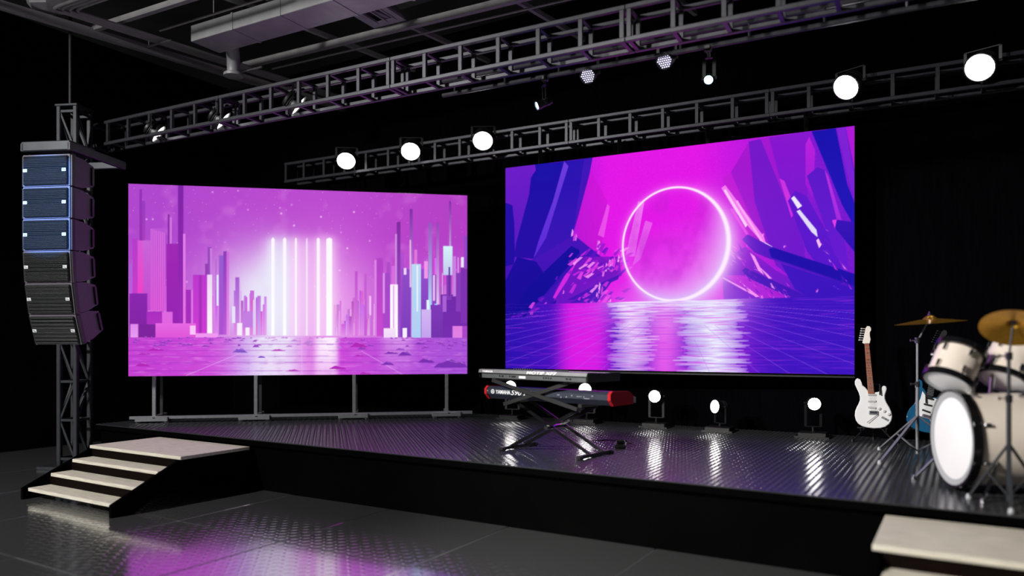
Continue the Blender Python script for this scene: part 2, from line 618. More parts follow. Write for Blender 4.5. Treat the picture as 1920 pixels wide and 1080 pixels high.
def truss(name, label, loc, rz, sections, first=0):
    t = thing(name, label, 'truss', loc, rz, None)
    for s in range(sections):
        x0 = s * 2.51
        for y in (0, TW):
            for z in (0, TH):
                put('chord', chord_me, t, T((x0, y, z)))
        for k in range(7):
            x = x0 + k * BAY + (0.032 if k == 0 else (-0.032 if k == 6 else 0))
            for y in (0, TW):
                put('post', post_me, t, T((x, y, TH / 2)))
            for z in (0, TH):
                put('crossbar', cross_me, t, T((x, TW / 2, z)))
    return t


RT = rad(3.1)
front_truss = truss('lighting_truss', 'grey box truss running above the front edge of the stage', (-9.99, 5.59, 4.21), RT, 5)
back_truss = truss('lighting_truss', 'grey box truss running above the wide blue and magenta screen', (-9.39, 8.43, 4.21), RT, 5)
# slim pipe with the moving heads
bar = thing('lighting_ladder', 'slim ladder beam behind the front truss carrying the small LED lamps', 'beam', (-4.7, 6.373, 4.22), RT)
MB().tube((0, 0, 0), (6.3, 0, 0), 0.022, 10).build('chord', TRUSS, bar, True)
MB().tube((0, 0, 0.15), (6.3, 0, 0.15), 0.022, 10).build('chord', TRUSS, bar, True)
for k in range(11):
    MB().tube((0.15 + 0.6 * k, 0, 0.0), (0.15 + 0.6 * k, 0, 0.15), 0.012, 8).build('rung', TRUSS, bar, True)


# ------------------------------------------------------------------ tower and line array
tw = thing('truss_tower', 'tall grey lattice tower standing beside the stage behind the loudspeakers', 'tower', (-9.84, 5.09, 0), rad(23.6))
TX, TY, THT = 0.29, 0.31, 4.62
for (x, y) in ((0.03, 0.03), (TX - .03, 0.03), (0.03, TY - .03), (TX - .03, TY - .03)):
    MB().box((x, y, THT / 2), (0.055, 0.055, THT), bev=0.008).build('post', TOWER, tw)
nb = 9
hb = (THT - 0.2) / nb
for k in range(nb + 1):
    z = 0.12 + k * hb
    for (a, b) in (((0.05, 0.03), (TX - .05, 0.03)), ((TX - .03, 0.05), (TX - .03, TY - .05)), ((0.05, TY - .03), (TX - .05, TY - .03)), ((0.03, 0.05), (0.03, TY - .05))):
        MB().bar((*a, z), (*b, z), 0.03, 0.03).build('rung', TOWER, tw)
        if k < nb:
            za, zb = (z + .02, z + hb - .02) if k % 2 else (z + hb - .02, z + .02)
            MB().bar((*a, za), (*b, zb), 0.024, 0.024).build('diagonal_brace', TOWER, tw)
MB().box((TX / 2, TY / 2, 0.02), (TX + .3, TY + .3, 0.04), bev=0.008).build('base_plate', TOWER, tw)
MB().box((TX / 2, TY / 2, THT - 0.005), (TX + .02, TY + .02, 0.03), bev=0.006).build('cap_plate', TOWER, tw)

AW, AH, AD = 0.595, 0.373, 0.40
ARR = Matrix.Translation((-8.824, 4.721, 0)) @ RZ(rad(23.6))   # local x to the right, y back, origin at right front edge
fr = thing('flying_frame', 'grey steel flying frame bracketed to the tower above the loudspeakers', 'frame', ARR @ Vector((0, 0, 3.783)), rad(23.6))
MB().box((-AW / 2, 0.20, 0.10), (AW + 0.03, 0.44, 0.115), bev=0.01).build('head_plate', TOWER, fr)
for sx in (0.0, -AW):
    MB().box((sx, 0.48, 0.09), (0.05, 1.0, 0.10), bev=0.008).build('side_rail', TOWER, fr)
MB().box((-AW / 2, 0.94, 0.09), (AW, 0.06, 0.09), bev=0.008).build('rear_bar', TOWER, fr)
for sx in (-0.06, -AW + 0.06):
    MB().box((sx, 0.12, 0.0), (0.03, 0.08, 0.12)).build('hanger_lug', TOWER, fr)
names = ['topmost line array loudspeaker hanging under the flying frame', 'line array loudspeaker second from the flying frame',
         'line array loudspeaker third from the flying frame', 'line array loudspeaker fourth from the flying frame, starting the curve',
         'tilted line array loudspeaker directly above the lowest one', 'lowest and most tilted loudspeaker of the curved line array']
tilts = [0, 0, 0.5, 4, 9.5, 17]
# cabinet side profile in y,z: front tall, rear shorter, hung from its front top edge
prof = [(0.0, 0.0), (0.0, -AH + 0.008), (AD * .55, -AH + 0.02), (AD, -AH + 0.07), (AD, -0.06), (AD * .55, -0.012)]


def cab_mesh():
    n = len(prof)
    vs = [(x, p[0], p[1]) for x in (-AW, 0) for p in prof]
    fs = [tuple(range(n)), tuple(range(2 * n - 1, n - 1, -1))] + [(i, (i + 1) % n, n + (i + 1) % n, n + i) for i in range(n)]
    return MB().add(vs, fs).mesh('cabinet', CAB)


cab_me = cab_mesh()
gm = MB()
gm.box((-AW / 2, -0.012, -AH / 2), (AW - 0.03, 0.024, AH - 0.035), bev=0.008)
for k in range(15):
    gm.box((-AW / 2, -0.026, -0.04 - k * (AH - 0.08) / 14), (AW - 0.05, 0.008, 0.008))
grille_me = gm.mesh('grille', GRILLE)
badge_me = MB().box((0, 0, 0), (0.052, 0.006, 0.036), bev=0.002).mesh('badge', BADGE)
mark_me = MB().box((-.006, 0, 0.006), (0.03, 0.003, 0.005)).box((.004, 0, -0.006), (0.034, 0.003, 0.005)).mesh('badge_mark', GRILLE)
rail_me = MB().box((0, 0.035, -AH / 2), (0.02, 0.05, AH - 0.02)).mesh('rigging_rail', LAMPB)
rail2_me = MB().box((0, AD - 0.03, -AH / 2), (0.02, 0.035, AH - 0.16)).mesh('rigging_rail', LAMPB)
pos = Vector((0, 0, 3.783))
for k in range(6):
    t = rad(tilts[k])
    o = thing('line_array_speaker', names[k], 'loudspeaker', ARR @ pos, 0, 'loudspeakers of the hanging line array')
    o.rotation_euler = (ARR.to_3x3() @ RX(t).to_3x3()).to_euler()
    put('cabinet', cab_me, o)
    put('grille', grille_me, o)
    for x in (-AW + 0.05, -0.05):
        b = put('badge', badge_me, o, T((x, -0.032, -AH / 2)))
        put('badge_mark', mark_me, b, T((0, -0.0035, 0)))
    for x in (0.011, -AW - 0.011):
        put('rigging_rail', rail_me, o, T((x, 0, 0)))
        put('rigging_rail', rail2_me, o, T((x, 0, 0)))
    pos = pos + Vector((0, math.sin(t), -math.cos(t))) * AH


# ================================================================== LED pictures (drawn as a lattice of light points)
def sr2lin(a):
    a = np.clip(a, 0, 255) / 255.0
    return np.where(a <= 0.04045, a / 12.92, ((a + 0.055) / 1.055) ** 2.4)


class Pic:
    def __init__(s, W, Hh):
        s.W, s.H = W, Hh
        s.a = np.zeros((Hh, W, 3))
        s.U, s.V = np.meshgrid((np.arange(W) + .5) / W, (np.arange(Hh) + .5) / Hh)

    def mix(s, mask, colr):
        mask = np.asarray(mask)[..., None]
        s.a += (np.array(colr, float) - s.a) * mask

    def addl(s, mask, colr):
        s.a += np.asarray(mask)[..., None] * np.array(colr, float)

    def poly(s, pts, c0, c1=None, alpha=1.0, horiz=False):
        xs = np.array([p[0] for p in pts]) * s.W
        ys = np.array([p[1] for p in pts]) * s.H
        i0, i1 = max(int(xs.min()), 0), min(int(xs.max()) + 2, s.W)
        j0, j1 = max(int(ys.min()), 0), min(int(ys.max()) + 2, s.H)
        if i1 <= i0 or j1 <= j0:
            return
        X, Y = np.meshgrid(np.arange(i0, i1) + .5, np.arange(j0, j1) + .5)
        ins = np.zeros(X.shape, bool)
        n = len(pts)
        for k in range(n):
            xa, ya, xb, yb = xs[k], ys[k], xs[k - 1], ys[k - 1]
            if ya == yb:
                continue
            cnd = ((ya > Y) != (yb > Y)) & (X < (xb - xa) * (Y - ya) / (yb - ya) + xa)
            ins ^= cnd
        c0 = np.array(c0, float)
        if c1 is None:
            colr = np.broadcast_to(c0, X.shape + (3,))
        else:
            c1 = np.array(c1, float)
            f = ((X - xs.min()) / max(xs.max() - xs.min(), 1)) if horiz else ((Y - ys.min()) / max(ys.max() - ys.min(), 1))
            colr = c0 + (c1 - c0) * np.clip(f, 0, 1)[..., None]
        sub = s.a[j0:j1, i0:i1]
        sub += (colr - sub) * (ins[..., None] * alpha)

    def line(s, p, q, wd, colr, alpha=1.0):
        ax, ay, bx, by = p[0] * s.W, p[1] * s.H, q[0] * s.W, q[1] * s.H
        L = math.hypot(bx - ax, by - ay) or 1
        nx_, ny_ = -(by - ay) / L * wd * s.W / 2, (bx - ax) / L * wd * s.W / 2
        s.poly([((ax + nx_) / s.W, (ay + ny_) / s.H), ((bx + nx_) / s.W, (by + ny_) / s.H),
                ((bx - nx_) / s.W, (by - ny_) / s.H), ((ax - nx_) / s.W, (ay - ny_) / s.H)], colr, alpha=alpha)


def noise2(rng, H_, W_, n):
    g = rng.random((n + 1, n * 2 + 1))
    yy = np.linspace(0, n - 1e-6, H_)
    xx = np.linspace(0, 2 * n - 1e-6, W_)
    j, i = yy.astype(int), xx.astype(int)
    fy, fx = (yy - j)[:, None], (xx - i)[None]
    fy, fx = fy * fy * (3 - 2 * fy), fx * fx * (3 - 2 * fx)
    return (g[j][:, i] * (1 - fy) * (1 - fx) + g[j][:, i + 1] * (1 - fy) * fx + g[j + 1][:, i] * fy * (1 - fx) + g[j + 1][:, i + 1] * fy * fx)


def streaks(rng, H_, W_, ny_, nx_):
    g = rng.random((ny_ + 1, nx_ + 2))
    yy = np.linspace(0, ny_ - 1e-6, H_)
    j = yy.astype(int)
    off = rng.random(ny_ + 1)
    xx = (np.linspace(0, nx_ - 1e-6, W_)[None] + off[j][:, None])
    i = xx.astype(int)
    fx = xx - i
    fx = fx * fx * (3 - 2 * fx)
    return g[j[:, None], i] * (1 - fx) + g[j[:, None], i + 1] * fx


def city_picture(W, Hh):
    P = Pic(W, Hh)
    rng = np.random.default_rng(3)
    U, Vv = P.U, P.V

    def uv(x, y):        # drawing board: 1760 wide, slightly tapering
        u = (x - 30) / 1760
        return u, (y - 40 - 60 * u) / (1000 - 78 * u)
    P.a[:] = (176, 72, 206)
    P.mix(np.clip(U * 1.6 - .2, 0, 1) * np.clip(1.2 - U, 0, 1), (200, 74, 208))
    P.mix(np.clip((U - .6) * 1.6, 0, .8), (180, 58, 192))
    P.mix(np.clip((Vv - .25) * 1.3, 0, .75), (214, 118, 226))
    g = np.exp(-(((U - .37) / .13) ** 2 + ((Vv - .58) / .26) ** 2))
    P.mix(np.clip(g * 1.05, 0, 1), (232, 226, 248))
    P.mix(np.exp(-(((U - .435) / .075) ** 4 + ((Vv - .58) / .27) ** 4)) * .75, (234, 234, 250))
    g = np.exp(-(((U - .58) / .12) ** 2 + ((Vv - .62) / .32) ** 2))
    P.mix(g * .8, (240, 170, 240))
    n = noise2(rng, Hh, W, 9) * .6 + noise2(rng, Hh, W, 24) * .4
    P.mix(np.clip(n - .62, 0, 1) * .8 * (Vv < .6), (245, 170, 245))
    for _ in range(520):
        x, y = rng.random(), rng.random() ** 1.2 * .62
        r = rng.choice([.0007, .001, .0014, .0022], p=[.5, .3, .15, .05])
        P.mix(np.clip(1.2 - ((U - x) ** 2 + ((Vv - y) * .5625) ** 2) ** .5 / r * .6, 0, 1) * rng.uniform(.4, .95) if r > .002 else 0 * U, (255, 205, 250))
        i, j = int(x * W), int(y * Hh)
        k = 1 if r < .001 else 2
        P.a[j:j + k, i:i + k] += (np.array((255, 200, 248)) - P.a[j:j + k, i:i + k]) * rng.uniform(.35, .9)
    hz = .797

    def tower(x0, x1, yt, yb, ct, cb=None, edge=None):
        P.poly([uv(x0, yt), uv(x1, yt), uv(x1, yb), uv(x0, yb)], ct, cb)
        if edge:
            P.poly([uv(x1 - max((x1 - x0) * .22, 3), yt), uv(x1, yt), uv(x1, yb), uv(x1 - max((x1 - x0) * .22, 3), yb)], edge)
    # hazy far rows
    for (a, b, q) in ((300, 720, 40), (1060, 1330, 46), (1330, 1790, 46), (36, 300, 20)):
        for _ in range(q):
            x = rng.uniform(a, b)
            wd = rng.uniform(5, 20)
            yt = rng.uniform(590, 790) if a in (300, 1060) else rng.uniform(420, 760)
            ct = np.array((200, 92, 216)) + rng.uniform(-25, 25, 3)
            tower(x, x + wd, yt, 825, ct, np.array((224, 140, 232)), (240, 190, 244) if rng.random() < .4 else None)
    # left cluster
    for a in [(36, 50, 455, 760, (170, 100, 215), (200, 90, 220)), (85, 97, 70, 335, (150, 52, 184), (150, 50, 180)), (98, 112, 130, 340, (150, 60, 190), (170, 60, 190)),
              (50, 75, 325, 610, (180, 62, 200), (200, 60, 205)), (75, 102, 335, 607, (214, 90, 214), (240, 66, 200)), (102, 137, 335, 700, (202, 100, 216), (196, 74, 206)),
              (137, 212, 272, 700, (186, 84, 212), (208, 78, 212)), (222, 231, 200, 352, (138, 40, 168)), (231, 241, 215, 352, (212, 118, 226)),
              (215, 296, 352, 770, (160, 40, 180), (150, 36, 180)), (272, 298, 48, 770, (126, 36, 166), (158, 40, 184)), (297, 309, 300, 772, (226, 126, 236), (232, 112, 228)),
              (36, 122, 610, 850, (138, 40, 176), (128, 36, 160)), (120, 204, 702, 770, (170, 46, 192), (176, 50, 196)), (195, 246, 704, 770, (222, 104, 226), (226, 100, 226)),
              (310, 338, 590, 780, (166, 46, 188)), (337, 347, 592, 778, (224, 124, 232)), (406, 426, 455, 515, (150, 62, 182)), (418, 438, 368, 515, (150, 72, 186)), (431, 439, 375, 515, (206, 130, 226)),
              (345, 418, 512, 818, (188, 56, 206), (206, 60, 210)), (375, 390, 514, 818, (170, 46, 190)), (416, 440, 512, 818, (240, 214, 248), (254, 248, 255)), (457, 464, 430, 672, (190, 104, 216)), (463, 473, 512, 672, (230, 232, 252)),
              (475, 512, 412, 822, (152, 92, 208), (176, 80, 212)), (496, 514, 390, 822, (142, 62, 186), (186, 92, 212)), (512, 526, 394, 822, (208, 104, 222), (232, 140, 236)),
              (540, 558, 675, 762, (232, 226, 252)), (556, 577, 525, 762, (168, 96, 210), (200, 130, 226)), (577, 585, 530, 825, (226, 190, 244)), (565, 592, 762, 826, (248, 236, 255)), (608, 629, 760, 826, (248, 238, 255)),
              (592, 655, 700, 785, (196, 126, 226)), (600, 612, 620, 710, (190, 120, 222)), (668, 686, 620, 826, (184, 118, 218), (214, 160, 234)), (646, 660, 640, 822, (226, 204, 244)),
              (162, 360, 764, 842, (232, 104, 226), (222, 84, 216)), (330, 358, 776, 822, (250, 196, 250)), (358, 470, 815, 836, (240, 150, 240)), (40, 79, 768, 852, (226, 136, 236), (230, 160, 240)), (79, 162, 770, 852, (126, 36, 158))]:
        tower(*a[:6])
    for x in range(140, 212, 9):
        tower(x, x + 3, 275 + (x - 140) * .3, 700, (232, 120, 226), (236, 108, 222))
    # light columns
    for (x, wd, al) in ((748, 15, 1), (808, 15, 1), (866, 10, 1), (923, 7, .7), (982, 16, 1), (1040, 31, 1)):
        u0, v0 = uv(x, 320)
        u1, v1 = uv(x, 828)
        f = np.exp(-((U - u0) / (.016 + wd / 1760 * .6)) ** 2) * (1 / (1 + np.exp(-(Vv - v0) * 70))) * (Vv < v1)
        P.mix(np.clip(f * .75 * al, 0, 1), (250, 214, 250) if x > 840 else (236, 240, 252))
        P.poly([uv(x - wd / 2, 326), uv(x, 318), uv(x + wd / 2, 326), uv(x + wd / 2, 826), uv(x - wd / 2, 826)], (255, 246, 255), (255, 255, 255), al)
    # right cluster
    for a in [(1175, 1190, 492, 826, (192, 84, 208), (226, 120, 230)), (1225, 1238, 505, 826, (196, 96, 212)), (1255, 1275, 530, 826, (206, 110, 220)), (1252, 1262, 620, 720, (248, 190, 248)), (1290, 1325, 424, 470, (180, 70, 198)), (1280, 1326, 434, 828, (178, 68, 198), (200, 74, 208)), (1280, 1291, 434, 828, (222, 130, 232)),
              (1345, 1365, 445, 505, (176, 76, 200)), (1325, 1364, 502, 832, (164, 72, 202), (176, 70, 206)), (1325, 1335, 502, 710, (222, 150, 236)), (1372, 1390, 465, 570, (214, 110, 226)), (1400, 1420, 237, 832, (128, 44, 160), (160, 84, 206)), (1391, 1401, 300, 560, (210, 140, 226)),
              (1420, 1440, 400, 832, (180, 80, 210), (130, 62, 190)), (1430, 1478, 480, 832, (142, 78, 200), (126, 60, 186)), (1438, 1453, 475, 510, (240, 210, 250)), (1470, 1487, 170, 575, (128, 46, 168), (206, 160, 228)), (1470, 1478, 330, 575, (236, 190, 240)),
              (1495, 1512, 380, 480, (222, 120, 220)), (1480, 1532, 455, 840, (190, 216, 244), (176, 206, 244)), (1508, 1516, 462, 700, (236, 244, 255)), (1532, 1575, 480, 832, (150, 80, 206), (118, 60, 184)), (1550, 1570, 440, 530, (240, 150, 236)), (1573, 1592, 240, 692, (150, 86, 190), (180, 220, 250)), (1563, 1577, 640, 700, (230, 245, 255)),
              (1592, 1620, 510, 690, (140, 70, 196)), (1598, 1610, 512, 645, (238, 190, 244)), (1617, 1632, 240, 662, (150, 70, 184), (226, 190, 240)), (1606, 1624, 660, 700, (170, 210, 250)), (1640, 1792, 612, 840, (112, 42, 170), (120, 46, 176)), (1650, 1672, 618, 702, (172, 96, 216)), (1672, 1700, 440, 640, (132, 60, 182)),
              (1655, 1706, 362, 512, (214, 244, 250), (196, 200, 240)), (1687, 1699, 130, 362, (136, 46, 168), (190, 150, 220)), (1685, 1693, 470, 620, (108, 44, 160)), (1709, 1726, 415, 622, (200, 130, 226)), (1726, 1752, 500, 700, (136, 60, 186)), (1753, 1769, 420, 472, (236, 226, 250)), (1752, 1792, 472, 760, (128, 50, 176)), (1770, 1792, 310, 480, (150, 70, 200)),
              (1585, 1652, 665, 840, (128, 58, 186), (116, 50, 172)), (1535, 1587, 690, 840, (210, 182, 242), (196, 160, 240)), (1364, 1406, 560, 834, (252, 240, 255), (255, 252, 255)), (1380, 1386, 566, 834, (232, 170, 240)), (1330, 1394, 787, 838, (246, 226, 250), (240, 214, 248)), (1432, 1455, 786, 838, (250, 236, 252)), (1706, 1760, 775, 844, (224, 124, 226), (226, 130, 230)), (1760, 1792, 775, 844, (170, 70, 200))]:
        tower(*a[:6])
    # wet ground
    gm_ = Vv > hz
    dv = np.clip((Vv - hz) / (1 - hz), 0, 1)
    P.mix(gm_ * 1.0, (206, 74, 218))
    P.mix(gm_ * np.clip((U - .6) * 3, 0, 1), (170, 84, 218))
    P.mix(gm_ * np.clip((.2 - U) * 4, 0, .5), (190, 58, 206))
    P.mix(gm_ * np.exp(-((U - .34) / .07) ** 2) * .75, (212, 200, 246))
    P.mix(gm_ * np.exp(-((U - .42) / .075) ** 4) * (.96 - .15 * dv), (240, 240, 252))
    P.mix(gm_ * np.exp(-((U - .565) / .036) ** 6) * (1 - .4 * dv ** 2), (255, 240, 255))
    P.mix(gm_ * np.exp(-((U - .51) / .03) ** 4) * .45, (246, 200, 246))
    P.mix(gm_ * np.exp(-((U - .78) / .05) ** 4) * (.55 - .5 * dv), (236, 200, 248))
    str_ = np.repeat(rng.random((Hh, 1)), W, 1) * .55 + noise2(rng, Hh, W, 40)[:, ::1] * .45
    str2 = streaks(rng, Hh, W, 240, 34)
    P.mix(gm_ * np.clip(str_ - .58, 0, 1) * .9, (150, 50, 190))
    P.mix(gm_ * np.clip(str2 - .72, 0, 1) * 1.2, (250, 190, 250))
    for y in (872, 905, 934, 965, 1010):
        P.line(uv(30, y), uv(1790, y - 4), .0014, (140, 40, 180), .6)
    for (a, b) in (((610, 905), (310, 1035)), ((895, 835), (897, 1035)), ((1210, 905), (1440, 1030))):
        P.line(uv(*a), uv(*b), .0018, (240, 190, 250), .6)

    def rock(x, y, wd, ht, ca):
        k = 7
        top = [(x - wd / 2 + wd * i / k, y - ht * math.sin(math.pi * i / k) * rng.uniform(.55, 1.05)) for i in range(k + 1)]
        P.poly([uv(*p) for p in top] + [uv(x + wd / 2, y + ht * .12), uv(x - wd / 2, y + ht * .12)], ca)
        P.line(uv(x - wd * .1, y - ht * .85), uv(x + wd * .25, y - ht * .5), .0016, (226, 150, 240), .6)
    for _ in range(110):
        y = 838 + rng.random() ** 2 * 60
        x = rng.uniform(36, 1785)
        s_ = (y - 825) / 60
        rock(x, y, rng.uniform(10, 30) * (.6 + s_), rng.uniform(4, 9) * (.6 + s_), (148, 60, 190) if abs(x - 900) > 220 else (186, 130, 210))
    for a in ((580, 912, 75, 22), (690, 940, 38, 11), (165, 905, 80, 14), (100, 985, 70, 20), (108, 925, 60, 9), (775, 905, 70, 10), (1195, 882, 90, 26), (1445, 925, 70, 20), (1370, 918, 80, 12), (1350, 975, 70, 18),
              (1560, 962, 90, 22), (1690, 985, 170, 42), (1755, 985, 70, 30), (1200, 932, 50, 10), (1085, 997, 90, 18), (1230, 1024, 60, 12), (850, 1010, 70, 10), (1420, 897, 50, 8), (1530, 868, 60, 10)):
        rock(*a, (122, 48, 178) if a[0] > 1300 else ((134, 84, 200) if 400 < a[0] < 720 else (178, 40, 184)))
    return P.a


def ring_picture(W, Hh):
    P = Pic(W, Hh)
    rng = np.random.default_rng(11)
    U, Vv = P.U, P.V
    DL, DR = 10.227, 8.224

    def uv(x, y):       # drawing board with a taper
        s_ = (x - 40) / 1472
        u = s_ * DL / (DR * (1 - s_) + s_ * DL)
        tp, bt = 190 - 177 * s_, 1025 + 35 * s_
        return u, (y - tp) / (bt - tp)

    def pg(pts, c0, c1=None, al=1.0, horiz=False):
        P.poly([uv(*p) for p in pts], c0, c1, al, horiz)
    P.a[:] = (228, 22, 232)
    P.mix(np.clip((.34 - U) * 3.4, 0, 1), (92, 22, 200))
    P.mix(np.clip((U - .60) * 3.2, 0, 1), (138, 24, 212))
    P.mix(np.clip((U - .82) * 4, 0, 1) * .8, (96, 20, 204))
    gr = rng.random((Hh, W))
    P.mix((gr > .93) * .22 * (Vv < .6), (250, 120, 250))
    P.mix((gr < .10) * .16 * (Vv < .7), (150, 10, 190))
    # far pink shards behind the ring
    pg([(340, 420), (400, 200), (470, 330), (440, 560), (360, 620)], (206, 20, 214), (190, 20, 206), .6)
    pg([(430, 470), (470, 340), (480, 350), (455, 480)], (240, 90, 238), None, .8)
    pg([(545, 560), (600, 330), (625, 335), (585, 560)], (244, 140, 246), (232, 110, 240), .8)
    pg([(575, 600), (630, 410), (660, 420), (610, 570)], (236, 110, 240), (226, 90, 236), .8)
    # left crystals
    pg([(40, 190), (168, 175), (150, 240), (84, 535), (40, 700)], (108, 28, 200), (80, 22, 190))
    pg([(40, 335), (70, 345), (78, 420), (80, 560), (40, 800)], (36, 12, 168), (30, 10, 160))
    pg([(165, 175), (300, 160), (250, 340), (165, 570), (76, 560), (86, 500), (140, 300), (148, 230), (168, 200)], (26, 16, 168), (40, 10, 166))
    pg([(300, 160), (408, 146), (395, 215), (345, 400), (300, 520), (240, 640), (160, 570), (215, 440)], (40, 18, 178), (64, 18, 184))
    pg([(372, 150), (408, 146), (395, 215), (345, 400), (325, 470), (352, 280)], (70, 22, 186), (84, 20, 190), .7)
    pg([(288, 162), (306, 182), (212, 480), (158, 568), (178, 500), (240, 330)], (110, 60, 220), (90, 40, 216))
    pg([(160, 570), (330, 470), (520, 620), (420, 760), (230, 800), (90, 860), (40, 900), (40, 600)], (72, 18, 186), (58, 14, 178))
    pg([(340, 560), (520, 560), (530, 640), (300, 760), (240, 780), (250, 700)], (128, 20, 196), (104, 18, 196), .9)
    pg([(40, 660), (90, 560), (170, 580), (210, 640), (100, 860), (40, 880)], (28, 10, 160), (24, 8, 150))
    pg([(318, 515), (352, 532), (356, 562), (180, 745), (120, 800), (80, 790), (130, 690)], (24, 12, 160), (16, 10, 150))
    pg([(352, 545), (358, 566), (240, 690), (190, 745), (200, 725)], (56, 16, 180))
    pg([(345, 575), (300, 660), (250, 735), (240, 730), (290, 640)], (210, 40, 226))
    pg([(520, 635), (515, 655), (400, 705), (330, 740), (300, 740), (420, 680)], (66, 14, 180))
    pg([(205, 770), (255, 740), (250, 770), (200, 830), (170, 840)], (40, 14, 170))
    for (x, y, s_) in ((440, 525, 26), (330, 470, 20), (402, 628, 12), (165, 825, 9), (455, 620, 24), (490, 590, 30), (375, 765, 14), (405, 755, 14), (340, 775, 14), (478, 748, 15), (150, 790, 10), (112, 865, 8), (440, 690, 20), (520, 560, 20), (285, 705, 10), (430, 720, 12)):
        for k in range(3):
            a = rng.uniform(0, 6.28)
            dx, dy = rng.uniform(-s_, s_) * .5, rng.uniform(-s_, s_) * .6
            pg([(x + dx - s_ * .22, y + dy + s_ * .6), (x + dx + s_ * .05, y + dy - s_ * .9), (x + dx + s_ * .3, y + dy - s_ * .3), (x + dx + s_ * .1, y + dy + s_ * .7)], [(240, 110, 240), (255, 170, 245), (224, 60, 232)][k], None, .9)
    # right crystals
    pg([(955, 235), (1000, 205), (1110, 420), (1180, 600), (1100, 520), (1010, 400)], (196, 26, 214), (170, 24, 212))
    pg([(990, 210), (1070, 75), (1130, 200), (1190, 560), (1110, 480)], (168, 24, 208), (150, 22, 208))
    pg([(1065, 80), (1150, 62), (1225, 300), (1300, 520), (1310, 700), (1180, 600), (1090, 330)], (118, 24, 202), (110, 22, 206))
    pg([(1115, 68), (1165, 60), (1240, 330), (1230, 350)], (176, 24, 210), (160, 24, 212), .8)
    pg([(1150, 62), (1330, 38), (1310, 330), (1330, 480), (1260, 420), (1200, 250)], (136, 22, 208), (116, 22, 206))
    pg([(1195, 235), (1215, 245), (1265, 370), (1245, 400)], (206, 50, 226))
    pg([(1230, 330), (1260, 285), (1310, 310), (1400, 470), (1470, 640), (1420, 680), (1310, 540)], (98, 22, 204), (84, 20, 204))
    pg([(1305, 90), (1320, 60), (1345, 120), (1335, 320), (1305, 260)], (190, 34, 222), (150, 24, 214))
    pg([(1330, 38), (1432, 24), (1480, 260), (1512, 340), (1512, 440), (1460, 350)], (26, 18, 174), (34, 18, 186))
    pg([(1310, 225), (1355, 188), (1385, 200), (1430, 330), (1455, 420), (1490, 620), (1430, 560)], (92, 22, 200), (104, 24, 210))
    pg([(1385, 200), (1400, 225), (1460, 420), (1440, 425)], (190, 50, 228), (160, 40, 222))
    pg([(1436, 24), (1472, 20), (1512, 240), (1512, 320), (1488, 250)], (128, 34, 214), (120, 30, 214))
    pg([(1474, 20), (1512, 14), (1512, 200)], (176, 26, 214))
    pg([(1418, 430), (1435, 408), (1512, 420), (1512, 545)], (58, 16, 184), (40, 14, 176))
    pg([(1416, 410), (1436, 408), (1428, 446)], (230, 60, 234))
    for pts, cc in (([(1244, 318), (1256, 308), (1290, 350), (1272, 362)], (240, 232, 255)), ([(1266, 372), (1280, 366), (1350, 450), (1356, 482), (1330, 460)], (228, 220, 252)), ([(1350, 495), (1358, 486), (1372, 512), (1362, 528)], (250, 190, 240)),
                    ([(950, 275), (966, 262), (1130, 480), (1152, 560), (1120, 500), (1010, 375)], (246, 120, 240)), ([(960, 285), (968, 280), (1060, 430), (1052, 440)], (255, 210, 252)), ([(1010, 330), (1018, 326), (1140, 520), (1130, 522)], (252, 170, 246)),
                    ([(1130, 500), (1172, 525), (1150, 545)], (240, 230, 255)), ([(985, 360), (1000, 362), (1085, 500), (1060, 480)], (230, 60, 234))):
        pg(pts, cc)
    pg([(985, 560), (1050, 520), (1180, 620), (1330, 700), (1400, 770), (960, 745), (955, 650)], (140, 24, 208), (96, 20, 200))
    pg([(1037, 490), (1060, 468), (1160, 520), (1512, 640), (1512, 690), (1150, 570), (1090, 545)], (98, 22, 200), (44, 14, 176), 1, True)
    pg([(1150, 530), (1170, 525), (1512, 636), (1512, 684), (1160, 566)], (30, 12, 170))
    pg([(1037, 620), (1050, 608), (1250, 700), (1400, 770), (1230, 745), (1060, 650)], (70, 16, 186), (60, 16, 184))
    pg([(1200, 590), (1512, 690), (1512, 780), (1380, 770), (1260, 700)], (64, 18, 192), (56, 16, 190))
    pg([(960, 640), (1040, 640), (1240, 735), (1220, 755), (1090, 730)], (190, 30, 220), (170, 26, 214), .9)
    for pts in ([(1070, 545), (1090, 560), (1130, 640), (1105, 620)], [(1105, 600), (1165, 655), (1150, 655)], [(950, 650), (960, 648), (1100, 725), (1080, 722)], [(1020, 660), (1110, 730), (1095, 732)]):
        pg(pts, (250, 150, 244))
    for (x, y, s_) in ((1125, 735, 18), (1170, 742, 16), (1210, 745, 14), (1355, 705, 10), (1410, 755, 14), (1130, 470, 12), (1468, 735, 10), (1215, 520, 10)):
        for k in range(3):
            dx, dy = rng.uniform(-s_, s_) * .6, rng.uniform(-s_, s_) * .4
            pg([(x + dx - s_ * .3, y + dy + s_ * .5), (x + dx, y + dy - s_ * .6), (x + dx + s_ * .35, y + dy + s_ * .3)], [(236, 80, 236), (255, 170, 240), (210, 50, 226)][k], None, .9)
